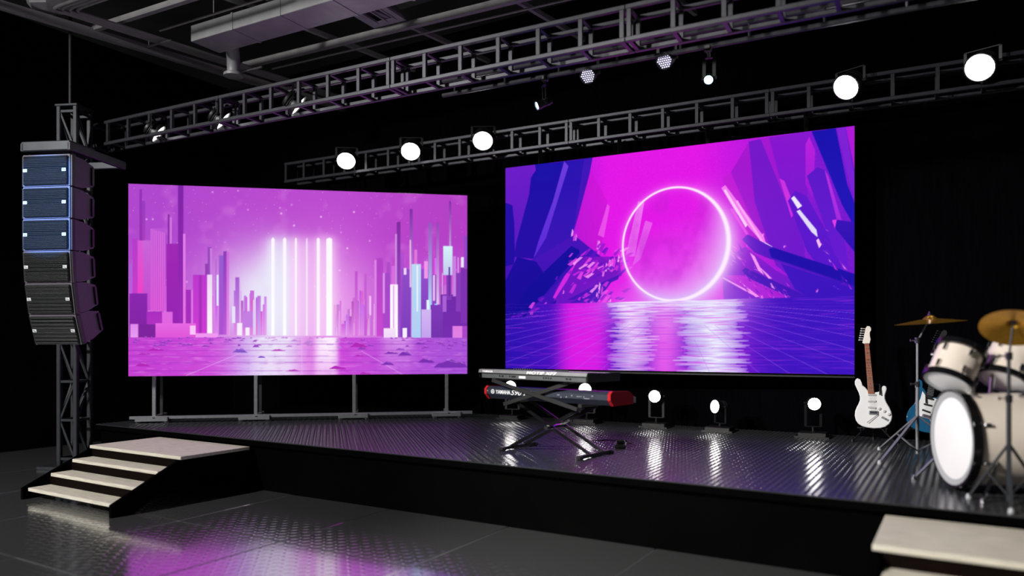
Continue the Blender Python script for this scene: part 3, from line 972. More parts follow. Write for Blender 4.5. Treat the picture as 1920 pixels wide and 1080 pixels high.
    # splintered crystals either side of the ring
    for (xa, ya, xb, yb, n_, sl_) in ((300, 640, 530, 560, 60, -1), (330, 760, 520, 720, 30, -1), (985, 520, 1090, 640, 34, 1), (1020, 650, 1260, 745, 40, 1), (1380, 520, 1500, 740, 16, 1), (60, 820, 250, 740, 14, -1)):
        for _ in range(n_):
            t = rng.random()
            x, y = xa + (xb - xa) * t + rng.normal(0, 18), ya + (yb - ya) * t + rng.normal(0, 32)
            L_, w_ = rng.uniform(12, 48), rng.uniform(2.5, 8)
            a = rng.uniform(.5, 1.3) * sl_
            dx, dy = math.sin(a) * L_, -math.cos(a) * L_
            dx = -dx if sl_ > 0 else -dx
            cc = [(236, 70, 234), (252, 150, 244), (150, 24, 208), (96, 18, 196), (206, 40, 224), (120, 20, 204)][rng.integers(0, 6)]
            pg([(x - w_, y), (x + dx * .8 - w_ * .4, y + dy), (x + dx + w_ * .6, y + dy * .9), (x + w_, y + w_)], cc, None, .85)
    # ring, moon glow
    cu, cv = uv(757, 506)
    lu, _ = uv(532, 506)
    ru, _ = uv(984, 506)
    cu = (lu + ru) / 2
    au = (ru - lu) / 2
    _, t_ = uv(757, 268)
    _, b_ = uv(757, 748)
    cv, av = (t_ + b_) / 2, (b_ - t_) / 2
    ex, ey = (U - cu) / au, (Vv - cv) / av
    r = np.sqrt(ex ** 2 + ey ** 2)
    th = np.arctan2(ey, ex)
    nn = noise2(rng, Hh, W, 12) * .5 + noise2(rng, Hh, W, 36) * .3 + rng.random((Hh, W)) * .2
    ins = r < 1
    P.mix(ins * np.clip(.25 + ey * .5 + ex * .15, 0, .8), (226, 120, 240))
    P.mix(ins * np.clip(nn - .46, 0, 1) * 1.2, (190, 30, 206))
    P.mix(ins * np.clip((ex - .30) * 1.2 + (ey - .1) * .5, 0, .8), (238, 176, 246))
    P.mix(np.exp(-((ey - 1.0) / .35) ** 2) * np.exp(-(ex / 1.1) ** 2) * .75 * (Vv < b_ + .01), (232, 160, 248))
    right = np.clip(np.cos(th - .25), 0, 1)
    wd = .018 + .026 * right
    P.mix(np.exp(-np.abs(r - 1.0) / (.05 + .10 * right)) * (.55 + .25 * right) * (Vv < b_ + .02), (250, 170, 250))
    P.mix(np.exp(-np.abs(r - 1.0) / (.09)) * np.clip(np.cos(th - 1.0), 0, 1) ** .7 * .95 * (Vv < b_ + .02), (206, 214, 252))
    P.mix(np.exp(-np.clip(r - 1, 0, 9) / .16) * (r > .97) * right ** 1.5 * .6 * (Vv < b_ + .01), (246, 176, 248))
    P.mix(np.clip(1.4 - np.abs(r - .985) / wd, 0, 1), (255, 236, 255))
    # reflecting floor
    hz = b_ - .004
    f = Vv > hz
    dv = np.clip((Vv - hz) / (1 - hz), 0, 1)
    hzl = 1 / (1 + np.exp(-(Vv - hz) * 400))
    P.mix(f * 1.0 * ((U > .12) | (dv > .22)), (70, 14, 190))
    P.mix(f * np.clip((.16 - U) * 8, 0, 1) * (dv > .2), (46, 14, 178))
    P.mix(f * np.exp(-((U - .265) / .085) ** 4), (222, 26, 230))
    P.mix(f * np.clip((U - .62) * 9, 0, 1) * np.exp(-((U - .68) / .09) ** 2), (120, 20, 206))
    P.mix(f * np.clip((U - .72) * 6, 0, 1), (60, 18, 192))
    P.mix(f * np.exp(-((U - .51) / .06) ** 2) * .95, (236, 90, 238))
    edge = streaks(rng, Hh, W, 200, 16) * .65 + np.repeat(rng.random((Hh, 1)), W, 1) * .35
    jit = (streaks(rng, Hh, W, 150, 10) - .5) * .05
    wl = np.clip(1 - np.abs(U + jit - .415) / .058, 0, 1) ** .35 * (1 - .25 * dv)
    wr = np.clip(1 - np.abs(U + jit - .642) / .088, 0, 1) ** .35
    P.mix(f * wl, (255, 222, 255))
    P.mix(f * wr, (238, 240, 255))
    P.mix(f * np.exp(-dv / .25) * np.exp(-((U - .54) / .2) ** 4) * .95, (240, 234, 255))
    P.mix(f * np.clip((edge - .62) * 4, 0, .8) * np.exp(-((U - .5) / .24) ** 4), (206, 70, 230))
    P.mix(f * np.clip((.3 - edge) * 3, 0, .4), (170, 50, 226))
    cx_, cy_ = 757, 742       # floor joints fan out from under the ring
    for (x, y) in ((40, 800), (40, 822), (40, 850), (40, 885), (40, 915), (40, 950), (40, 1000), (110, 1026), (215, 1030), (330, 1032), (440, 1036),
                   (1512, 800), (1512, 828), (1512, 860), (1512, 900), (1512, 955), (1512, 1015), (1400, 1058), (1240, 1054), (1110, 1050), (620, 1040), (900, 1044)):
        t0 = .34 if abs(x - cx_) > 300 else .55
        P.line(uv(cx_ + (x - cx_) * t0, cy_ + (y - cy_) * t0), uv(x, y), .0013, (168, 110, 246), .5)
    for k in range(1, 12):
        y = 745 + 300 * (k / 12) ** 1.5
        P.line(uv(40, y + 6), uv(1512, y + 6), .0009, (140, 60, 226), .3)
    return P.a


def display(name, pic, wd, ht, nx_, ny_, parent, M, strength):
    """flat LED face, one light point per lattice corner, x to the right, z up"""
    a = pic(nx_ * 2, ny_ * 2).reshape(ny_, 2, nx_, 2, 3).mean((1, 3))
    colr = sr2lin(a)[::-1]
    X, Z = np.meshgrid(np.linspace(0, wd, nx_), np.linspace(0, ht, ny_))
    vs = np.stack([X, np.zeros_like(X), Z], -1).reshape(-1, 3)
    ii, jj = np.meshgrid(np.arange(nx_ - 1), np.arange(ny_ - 1))
    q = (jj * nx_ + ii).ravel()
    F_ = np.stack([q, q + 1, q + nx_ + 1, q + nx_], -1)
    me = bpy.data.meshes.new(name)
    me.vertices.add(len(vs))
    me.vertices.foreach_set('co', vs.ravel())
    me.loops.add(F_.size)
    me.loops.foreach_set('vertex_index', F_.ravel().astype(np.int32))
    me.polygons.add(len(F_))
    me.polygons.foreach_set('loop_start', np.arange(0, F_.size, 4, dtype=np.int32))
    me.polygons.foreach_set('loop_total', np.full(len(F_), 4, dtype=np.int32))
    me.update(calc_edges=True)
    ca_ = me.color_attributes.new('led_colour', 'FLOAT_COLOR', 'POINT')
    buf = np.ones((len(vs), 4), np.float32)
    buf[:, :3] = colr.reshape(-1, 3)
    ca_.data.foreach_set('color', buf.ravel())
    m = bpy.data.materials.new(name + '_light')
    m.use_nodes = True
    nt = m.node_tree
    b = nt.nodes['Principled BSDF']
    b.inputs['Base Color'].default_value = (0.002, 0.002, 0.002, 1)
    b.inputs['Roughness'].default_value = 0.5
    b.inputs['Specular IOR Level'].default_value = 0.0
    at_ = nt.nodes.new('ShaderNodeAttribute')
    at_.attribute_name = 'led_colour'
    nt.links.new(at_.outputs['Color'], b.inputs['Emission Color'])
    b.inputs['Emission Strength'].default_value = strength
    me.materials.append(m)
    return put(name, me, parent, M)


# ------------------------------------------------------------------ left screen on its floor stand
LW, LHt = 4.468, 2.527
ls = thing('led_screen', 'free-standing LED screen showing a pink city of pillars on grey stand', 'screen', (-9.345, 5.75, STAGE_Z + 0.003), rad(41.23))
zb = 1.153 - STAGE_Z
display('display', city_picture, LW, LHt, 600, 340, ls, T((0, 0, zb)), 1.0)
MB().box((LW / 2, 0.046, zb + LHt / 2), (LW + 0.008, 0.09, LHt + 0.008), bev=0.004).build('cabinet', BLACK, ls)
MB().box((2.285, -0.08, 0.066), (4.49, 0.045, 0.040), bev=0.004).build('base_rail', ALU, ls)
for k in range(4):
    x = (0.325, 1.605, 2.90, 4.175)[k]
    MB().box((x, -0.025, (zb - 0.06) / 2 + 0.06), (0.045, 0.045, zb - 0.06), bev=0.004).build('post', ALU, ls)
    MB().box((x + 0.02, 0.24, (zb + 0.5) / 2 + 0.04), (0.04, 0.04, zb + 0.5), bev=0.004).build('rear_post', TOWER, ls)
    MB().bar((x + 0.02, 0.24, zb + 0.45), (x + 0.02, 0.09, zb + 0.45), 0.035, 0.035).build('tie_bar', TOWER, ls)
    ft = MB().box((x - 0.01, -0.10, 0.048), (0.40, 0.06, 0.062), bev=0.005).build('foot_block', ALU, ls)
    MB().bar((x + 0.02, -0.10, 0.06), (x + 0.02, 0.42, 0.06), 0.05, 0.05).build('cross_foot', ALU, ls)
    for (dx, yy) in ((-0.18, -0.10), (0.17, -0.10), (0.02, 0.40)):
        MB().lathe([(0.045, 0.004), (0.045, 0.010), (0.014, 0.015), (0.010, 0.05)], 14, T((x + dx, yy, 0)), True, True).build('levelling_foot', CHROME, ft, True)
    MB().box((x + 0.02, -0.131, 0.065), (0.03, 0.006, 0.012)).build('bolt_plate', CHROME, ls)

# ------------------------------------------------------------------ right screen, hung from the rear truss
RW, RHt = 4.366, 2.755
rs = thing('led_screen', 'wide hung LED screen showing a glowing ring between blue and magenta crystals', 'screen', (-5.357, 8.712, 1.243), rad(3.8))
display('display', ring_picture, RW, RHt, 600, 380, rs, T((0, 0, 0)), 1.0)
MB().box((RW / 2, 0.046, RHt / 2), (RW + 0.008, 0.09, RHt + 0.008), bev=0.004).build('cabinet', BLACK, rs)
for k in range(4):
    MB().bar((0.5 + 1.12 * k, 0.06, RHt), (0.5 + 1.12 * k, 0.06, RHt + 0.22), 0.05, 0.02).build('hanging_strap', LAMPB, rs)
MB().box((RW / 2, 0.07, -0.02), (RW, 0.04, 0.04)).build('bottom_beam', LAMPB, rs)

# ------------------------------------------------------------------ stairs (two alike)
st = thing('stage_stairs', 'short pale-topped stairs climbing to the stage beside the lattice tower', 'stairs', (-8.2, 4.60, 0), 0, 'pale-topped stage stairs')
SW = 1.6
plank = MB().box((SW / 2, 0.417, 0.4525), (SW, 0.834, 0.035), bev=0.004).build('landing', WOOD, st)
for k in range(3):
    z = 0.1175 * (k + 1)
    MB().box((SW / 2 + 0.01, -0.66 + 0.22 * k + 0.115, z - 0.0175), (SW - 0.10, 0.23, 0.035), bev=0.004).build('tread', WOOD, st)
    MB().box((SW / 2, -0.66 + 0.22 * k + 0.225, z + 0.04), (SW - 0.10, 0.012, 0.08)).build('riser', STRINGER, st)
for x in (0.02, SW - 0.02):
    poly = [(-0.70, 0.0), (-0.70, 0.115), (-0.02, 0.432), (0.83, 0.432), (0.83, 0.0), (0.72, 0.0), (0.72, 0.30), (0.06, 0.30), (-0.50, 0.0)]
    mb = MB()
    n = len(poly)
    vs_ = [(x + s_ * 0.02, p[0], p[1]) for s_ in (-1, 1) for p in poly]
    mb.add(vs_, [tuple(range(n)), tuple(range(2 * n - 1, n - 1, -1))] + [(i, (i + 1) % n, n + (i + 1) % n, n + i) for i in range(n)])
    mb.build('stringer', FASCIA, st)
MB().box((SW / 2, 0.78, 0.21), (SW - 0.1, 0.03, 0.42)).build('back_panel', FASCIA, st)
MB().box((SW / 2, 0.03, 0.34), (SW - 0.1, 0.02, 0.18)).build('riser', STRINGER, st)
st2 = copy_tree(st)
st2.location = (-0.42, 4.60, 0)
st2['label'] = 'short pale-topped stairs climbing to the stage in front of the drums'


# ================================================================== lamps
lens_me = {}


def lamp(name, label, group, lens, direction, hang, R=0.14, length=0.24, bulb=BULB, up=True, ledgrid=False):
    """par-type lamp: lens centre, beam direction, point where its yoke is fixed"""
    lens, d, hang = Vector(lens), Vector(direction).normalized(), Vector(hang)
    o = thing(name, label, 'lamp', hang, 0, group)
    M = T(lens - hang) @ aim(d)
    key = (round(R, 3), round(length, 3), bulb.name)
    if key not in lens_me:
        hm = MB().lathe([(R * .45, -length), (R * .78, -length * .96), (R * .86, -length * .5), (R * 1.08, -length * .12), (R * 1.12, 0.012), (R * 1.01, 0.014), (R * 1.0, -0.02)], 28, None, True, False)
        for k in range(3):
            zz = -length * (.35 + .18 * k)
            hm.lathe([(R * .84, zz), (R * .95, zz), (R * .95, zz - .012), (R * .84, zz - .012)], 28)
        head = hm.mesh('housing', LAMPB, True)
        if ledgrid:
            em = MB()
            for a in range(-3, 4):
                for b in range(-3, 4):
                    x, y = a * R * .30 + (b % 2) * R * .15, b * R * .27
                    if math.hypot(x, y) < R * .93:
                        em.lathe([(R * .075, -0.004), (R * .06, 0.004), (R * .02, 0.008)], 8, T((x, y, 0)), False, True)
            ln = em.mesh('led_cluster', bulb, True)
            face = MB().lathe([(R, -0.006), (R * .02, -0.005)], 28, None, False, True).mesh('face_plate', LAMPB)
        else:
            ln = MB().lathe([(R, -0.004), (R * .8, 0.006), (R * .45, 0.013), (R * .05, 0.016)], 28, None, False, True).mesh('lens', bulb, True)
            face = None
        lens_me[key] = (head, ln, face)
    head, ln, face = lens_me[key]
    h = put('housing', head, o, M)
    put('led_cluster' if ledgrid else 'lens', ln, o, M)
    if face:
        put('face_plate', face, o, M)
    # yoke
    mid = lens - hang + d * (-length * .45)
    zc = Vector((0, 0, 1 if up else -1))
    side = d.cross(Vector((0, 0, 1)))
    if side.length < 1e-3:
        side = Vector((1, 0, 0))
    side.normalize()
    yr = R * 1.2
    arm = max(abs(mid.z) * .75, R * 1.15)
    yk = MB()
    top = mid + zc * arm
    for s_ in (-1, 1):
        yk.bar(mid + side * s_ * yr, top + side * s_ * yr, 0.006, 0.028, up=side)
        yk.tube(mid + side * s_ * (yr - .02), mid + side * s_ * (yr + .02), 0.016, 8)
    yk.bar(top - side * (yr + .003), top + side * (yr + .003), 0.028, 0.008)
    yk.build('yoke', LAMPB, o)
    MB().tube(top, (0, 0, 0), 0.013, 8).box((0, 0, 0), (0.06, 0.05, 0.06), bev=0.008).build('clamp', LAMPB, o, True)
    return o


CAMP = Vector((0, 0, 1.6))


def front_y(X, base=(-9.39, 8.43)):
    return base[1] + math.tan(RT) * (X - base[0])


# rear truss spotlights
for (X, dv_, lb) in ((-7.96, (0.50, -0.66, -0.72), 'bright round spotlight on the rear truss closest to its free end'),
                     (-6.77, (0.44, -0.70, -0.70), 'bright round spotlight on the rear truss above the free-standing screen edge'),
                     (-5.57, (0.40, -0.72, -0.68), 'bright round spotlight on the rear truss above the gap between the screens'),
                     (-1.05, (-0.37, -0.90, -0.66), 'bright tilted spotlight on the rear truss above the ring screen corner'),
                     (0.17, (-0.31, -0.97, -0.63), 'bright spotlight on the rear truss above the drums')):
    fy = front_y(X)
    ln_ = Vector((X, fy - 0.17, 4.35))
    dv_ = Vector(dv_).normalized()
    lamp('truss_spotlight', lb, 'white spotlights on the rear truss', ln_, dv_, (X - dv_.x * .1, fy - 0.0, 4.51), 0.130, 0.22)
# front truss lamps, seen edge-on
for (X, lb) in ((-8.72, 'edge-on lit lamp in the front truss nearest the lattice tower'), (-7.55, 'edge-on lit lamp in the front truss, middle one of three'), (-6.35, 'edge-on lit lamp in the front truss farthest from the lattice tower')):
    fy = front_y(X, (-9.99, 5.59))
    lamp('truss_lamp', lb, 'edge-on lamps inside the front truss', (X, fy + 0.10, 4.25), (0.55, 0.60, -0.60), (X - 0.10, fy + 0.06, 4.49), 0.12, 0.15, BULB_DIM)
# LED cans and small blue spots on the slim pipe
def pipe_y(X):
    return 6.27 + math.tan(RT) * (X + 6.6)


for (X, Zz, lb) in ((-3.06, 4.16, 'round violet-white LED can lamp of many dots, farther from the drums'), (-2.31, 4.17, 'round violet-white LED can lamp of many dots, nearer the drums')):
    ln_ = Vector((X, pipe_y(X) + 0.02, Zz))
    lamp('led_can_lamp', lb, 'LED can lamps on the slim ladder beam', ln_, Vector((-2.6, 0.5, 0.6)) - ln_, (X, pipe_y(X) + 0.05, 4.36), 0.070, 0.14, LEDW, ledgrid=True)
ln_ = Vector((-1.91, pipe_y(-1.91) + 0.02, 3.93))
lamp('small_spotlight', 'small icy blue spotlight hanging low near the rear truss', None, ln_, Vector((-0.9, 1.2, 0.6)) - ln_, (-1.91, pipe_y(-1.91), 4.20), 0.036, 0.12, LEDBLUE)
ln_ = Vector((-3.57, pipe_y(-3.57) - 0.02, 3.94))
lamp('small_spotlight', 'small edge-on pale blue spotlight with a magenta-lit body', None, ln_, (-0.66, -0.68, -0.42), (-3.50, pipe_y(-3.50), 4.20), 0.040, 0.16, LEDBLUE)

# lamps on the stage floor along the backdrop
for (X, Yy, Zz, tgt, R_, lb) in ((-5.28, 8.72, 0.99, (-3.6, 0.5, 1.2), 0.078, 'floor spotlight behind the keyboards under the dark end of the ring screen'),
                                 (-4.18, 8.78, 0.98, (-3.0, 0.5, 1.2), 0.084, 'floor spotlight behind the red end of the lower keyboard'),
                                 (-3.24, 8.80, 0.93, (-2.5, 0.5, 1.1), 0.072, 'floor spotlight under the bright reflection of the ring screen'),
                                 (-2.48, 8.78, 0.84, (-5.65, 4.0, 1.2), 0.076, 'floor spotlight turned aside under the ring screen'),
                                 (-1.38, 8.76, 0.92, (0.6, 2.8, 0.7), 0.066, 'floor spotlight beside the white guitar')):
    ln_ = Vector((X, Yy, Zz))
    dd = (Vector(tgt) - ln_).normalized()
    b0 = ln_ - dd * 0.06
    base_ = Vector((b0.x, b0.y, STAGE_Z + 0.03))
    o = lamp('floor_spotlight', lb, 'spotlights on the stage floor', ln_, dd, base_, R_, 0.16, BULB_SM, up=False)
    MB().box((0, 0, 0.0), (0.30, 0.22, 0.05), bev=0.008).box((0, 0, -0.022), (0.36, 0.26, 0.016)).build('base', LAMPB, o)


# ================================================================== keyboards and stand
KR = rad(-8.1)
ks = thing('keyboard_stand', 'black two-tier X keyboard stand under both keyboards', 'stand', (-3.31, 6.32, STAGE_Z), KR)
# local x along the keyboards, y away; feet bars at x -0.45 / 0.45
foot_z = 0.022
for x, s_ in ((-0.46, -1), (0.44, 1)):
    MB().bar((x, -0.27, foot_z), (x, 0.27, foot_z), 0.03, 0.03).build('floor_bar', BLACK, ks)
    for y in (-0.26, 0.26):
        MB().box((x, y, 0.018), (0.055, 0.05, 0.035), bev=0.008).build('rubber_foot', LAMPB, ks)
for y in (-0.11, 0.11):
    MB().bar((-0.46, y - 0.02, 0.03), (0.40, y - 0.02, 0.465), 0.018, 0.030).build('lower_arm', BLACK_GLOSS, ks)
    MB().bar((0.44, y + 0.02, 0.03), (-0.42, y + 0.02, 0.465), 0.018, 0.030).build('lower_arm', BLACK_GLOSS, ks)
MB().tube((-0.01, -0.16, 0.247), (-0.01, 0.16, 0.247), 0.022, 10).build('pivot_bolt', CHROME, ks, True)
for x in (-0.42, 0.40):
    MB().bar((x, -0.20, 0.478), (x, 0.22, 0.478), 0.04, 0.03).build('support_bar', BLACK, ks)
for y in (-0.235,):
    MB().bar((-0.44, y - 0.03, 0.455), (0.32, y - 0.03, 0.685), 0.014, 0.035).build('upper_arm', BLACK, ks)
    MB().bar((0.43, y - 0.05, 0.455), (-0.57, y - 0.05, 0.685), 0.014, 0.035).build('upper_arm', BLACK, ks)
for x in (-0.54, 0.30):
    MB().bar((x, -0.29, 0.688), (x, 0.16, 0.688), 0.035, 0.025).build('support_bar', BLACK, ks)


# upper keyboard: grey back panel, silver sloping lip with lettering
kb = thing('synthesizer', 'silver-grey synthesizer keyboard on the upper tier of the stand', 'keyboard', (-3.40, 6.01, 1.249), rad(-14.0))
L2 = 1.37
MB().box((-0.03, 0.17, 0.028), (L2 - 0.03, 0.34, 0.056), bev=0.004).build('body', GREY_KEYB, kb)
sl = [(-0.026, 0.054), (-0.014, 0.084), (0.02, 0.088), (0.36, 0.074), (0.36, 0.054)]
n = len(sl)
vs_ = [(x, p[0], p[1]) for x in (-L2 / 2 - .035, L2 / 2 - .022) for p in sl]
MB().add(vs_, [tuple(range(n)), tuple(range(2 * n - 1, n - 1, -1))] + [(i, (i + 1) % n, n + (i + 1) % n, n + i) for i in range(n)]).build('top_panel', SILVER_KEYB, kb)
for k in range(18):
    MB().lathe([(0.009, 0), (0.008, 0.018), (0.003, 0.019)], 8, T((0.20 + 0.018 * k if k < 9 else -0.1 - .03 * (k - 9), 0.10, 0.082)), False, True).build('knob', LAMPB, kb, True)
for x in (-L2 / 2 - .037, L2 / 2 - .020):
    MB().box((x, 0.22, 0.040), (0.004, 0.46, 0.078)).build('end_plate', BLACK, kb)
nkey = 44
kw = (L2 - 0.16) / nkey
key_me = MB().box((0, 0, 0), (kw * .92, 0.12, 0.012)).mesh('key', KEYS)
for k in range(nkey):
    put('key', key_me, kb, T((-L2 / 2 + 0.06 + kw * (k + .5), 0.40, 0.066)))
MB().box((-0.03, 0.40, 0.03), (L2 - 0.03, 0.14, 0.054)).build('key_bed', GREY_KEYB, kb)
for (x, wd_) in ((-0.44, .012), (-0.40, .02), (-0.30, .008), (-0.25, .05), (0.14, .012), (0.17, .012), (0.20, .012), (0.23, .012), (0.42, .02), (0.46, .02)):
    MB().box((x, -0.003, 0.026), (wd_, 0.008, 0.012)).build('socket', LAMPB, kb)
MB().box((-0.13, -0.003, 0.022), (0.085, 0.006, 0.020)).build('label_plate', INK, kb)


def lip_matrix(x, s_):
    yax = Vector((0, 0.012, 0.030)).normalized()
    xax = Vector((1, 0, 0))
    zax = xax.cross(yax).normalized()
    m = Matrix((xax, yax, zax)).transposed().to_4x4()
    p = Vector((x, -0.026, 0.054)) + yax * s_ + zax * 0.0012
    return T(p) @ m


text_mesh('lettering', 'MOTIF XF7', 0.036, INK, kb, lip_matrix(-0.06, 0.003), sx=2.1, bold=0.0006, shear=0.1)
text_mesh('lettering', 'YAMAHA', 0.030, INK, kb, lip_matrix(-L2 / 2 + 0.02, 0.003), sx=1.2, bold=0.0006)

# lower keyboard: dark body with red end cheeks
kl = thing('synthesizer', 'dark stage piano with red end cheeks on the lower tier of the stand', 'keyboard', (-3.28, 6.08, 1.043), KR)
L3 = 1.46
xm = -0.045
sec = [(0.055, 0.0), (0.0, 0.050), (0.0, 0.098), (0.03, 0.122), (0.30, 0.110), (0.38, 0.07), (0.38, 0.0)]


def extr(sec_, x0, x1, m, name, parent):
    n = len(sec_)
    vs_ = [(x, p[0], p[1]) for x in (x0, x1) for p in sec_]
    return MB().add(vs_, [tuple(range(n)), tuple(range(2 * n - 1, n - 1, -1))] + [(i, (i + 1) % n, n + (i + 1) % n, n + i) for i in range(n)]).build(name, m, parent)


extr(sec, xm - L3 / 2 + 0.03, xm + L3 / 2 - 0.03, DARK_KEYB, 'body', kl)
sec2 = [(0.048, -0.004), (-0.008, 0.048), (-0.008, 0.100), (0.026, 0.128), (0.31, 0.116), (0.39, 0.074), (0.39, -0.004)]
extr(sec2, xm - L3 / 2, xm - L3 / 2 + 0.03, RED, 'end_cheek', kl)
extr(sec2, xm + L3 / 2 - 0.03, xm + L3 / 2, RED, 'end_cheek', kl)
for (x, z, wd_, hh) in ((0.17, .075, .03, .008), (0.20, .055, .012, .012), (0.26, .06, .012, .012), (0.32, .075, .016, .010), (0.38, .07, .01, .01), (0.40, .07, .01, .01), (0.42, .07, .01, .01), (0.45, .07, .01, .01), (0.48, .055, .06, .006), (0.54, .08, .02, .008), (-0.69, .08, .014, .014)):
    MB().box((x + xm, -0.002, z), (wd_, 0.006, hh)).build('socket', ALU, kl)
FM = RX(rad(90))
text_mesh('lettering', 'YAMAHA', 0.052, INK, kl, T((xm - 0.585, -0.002, 0.055)) @ FM, sx=0.85, bold=0.0009)
text_mesh('lettering', 'S90 ES', 0.068, INK, kl, T((xm - 0.40, -0.002, 0.050)) @ FM, shear=0.35, sx=1.3)
lg = MB()
lg.lathe([(0.022, 0), (0.022, 0.002), (0.017, 0.002), (0.017, 0)], 20)
for a in range(3):
    lg.bar((0, 0, 0.001), (0.016 * math.cos(rad(90 + 120 * a)), 0.016 * math.sin(rad(90 + 120 * a)), 0.001), 0.006, 0.002, up=(0, 0, 1))
lg.build('logo', INK, kl, False, T((xm - 0.625, -0.001, 0.074)) @ FM)
kw = (L3 - 0.10) / 52
key2 = MB().box((0, 0, 0), (kw * .92, 0.10, 0.012)).mesh('key', KEYS)
for k in range(52):
    put('key', key2, kl, T((xm - L3 / 2 + 0.05 + kw * (k + .5), 0.43, 0.060)))
MB().box((xm, 0.43, 0.027), (L3 - 0.06, 0.11, 0.052)).build('key_bed', DARK_KEYB, kl)
# sustain pedal with cable
pd = thing('sustain_pedal', 'small black foot pedal on the deck behind the stand', 'pedal', (-2.93, 6.98, STAGE_Z), rad(20))
MB().box((0, 0, 0.02), (0.11, 0.26, 0.035), bev=0.008).build('pedal_base', BLACK, pd)
MB().bar((0, -0.14, 0.085), (0, 0.08, 0.045), 0.085, 0.014).build('pedal_plate', CHROME, pd)
MB().path([(0, 0.12, 0.012), (0.1, 0.25, 0.010), (0.05, 0.4, 0.010), (-0.2, 0.45, 0.010), (-0.35, 0.3, 0.010)], 0.006, 6).build('cable', BLACK, pd, True)


# ================================================================== guitars
SGZ = 0.001365
body_pts = [(60, 455), (42, 464), (33, 482), (34, 505), (48, 535), (64, 568), (74, 600), (74, 628), (64, 655), (48, 685), (37, 715), (34, 750), (42, 785), (60, 810), (90, 829), (130, 838), (180, 842), (230, 838), (270, 827), (300, 805), (318, 775), (323, 745), (316, 708), (300, 672), (280, 640), (269, 612), (268, 585), (277, 556), (283, 532), (276, 515), (262, 510), (248, 516), (242, 535), (232, 552), (212, 561), (188, 564), (160, 562), (138, 556), (126, 538), (112, 524), (96, 512), (82, 494), (70, 468)]


def gp(x, z):      # outline board to metres, origin at the body's foot
    return ((x - 180) * SGZ * 0.90, (842 - z) * SGZ)


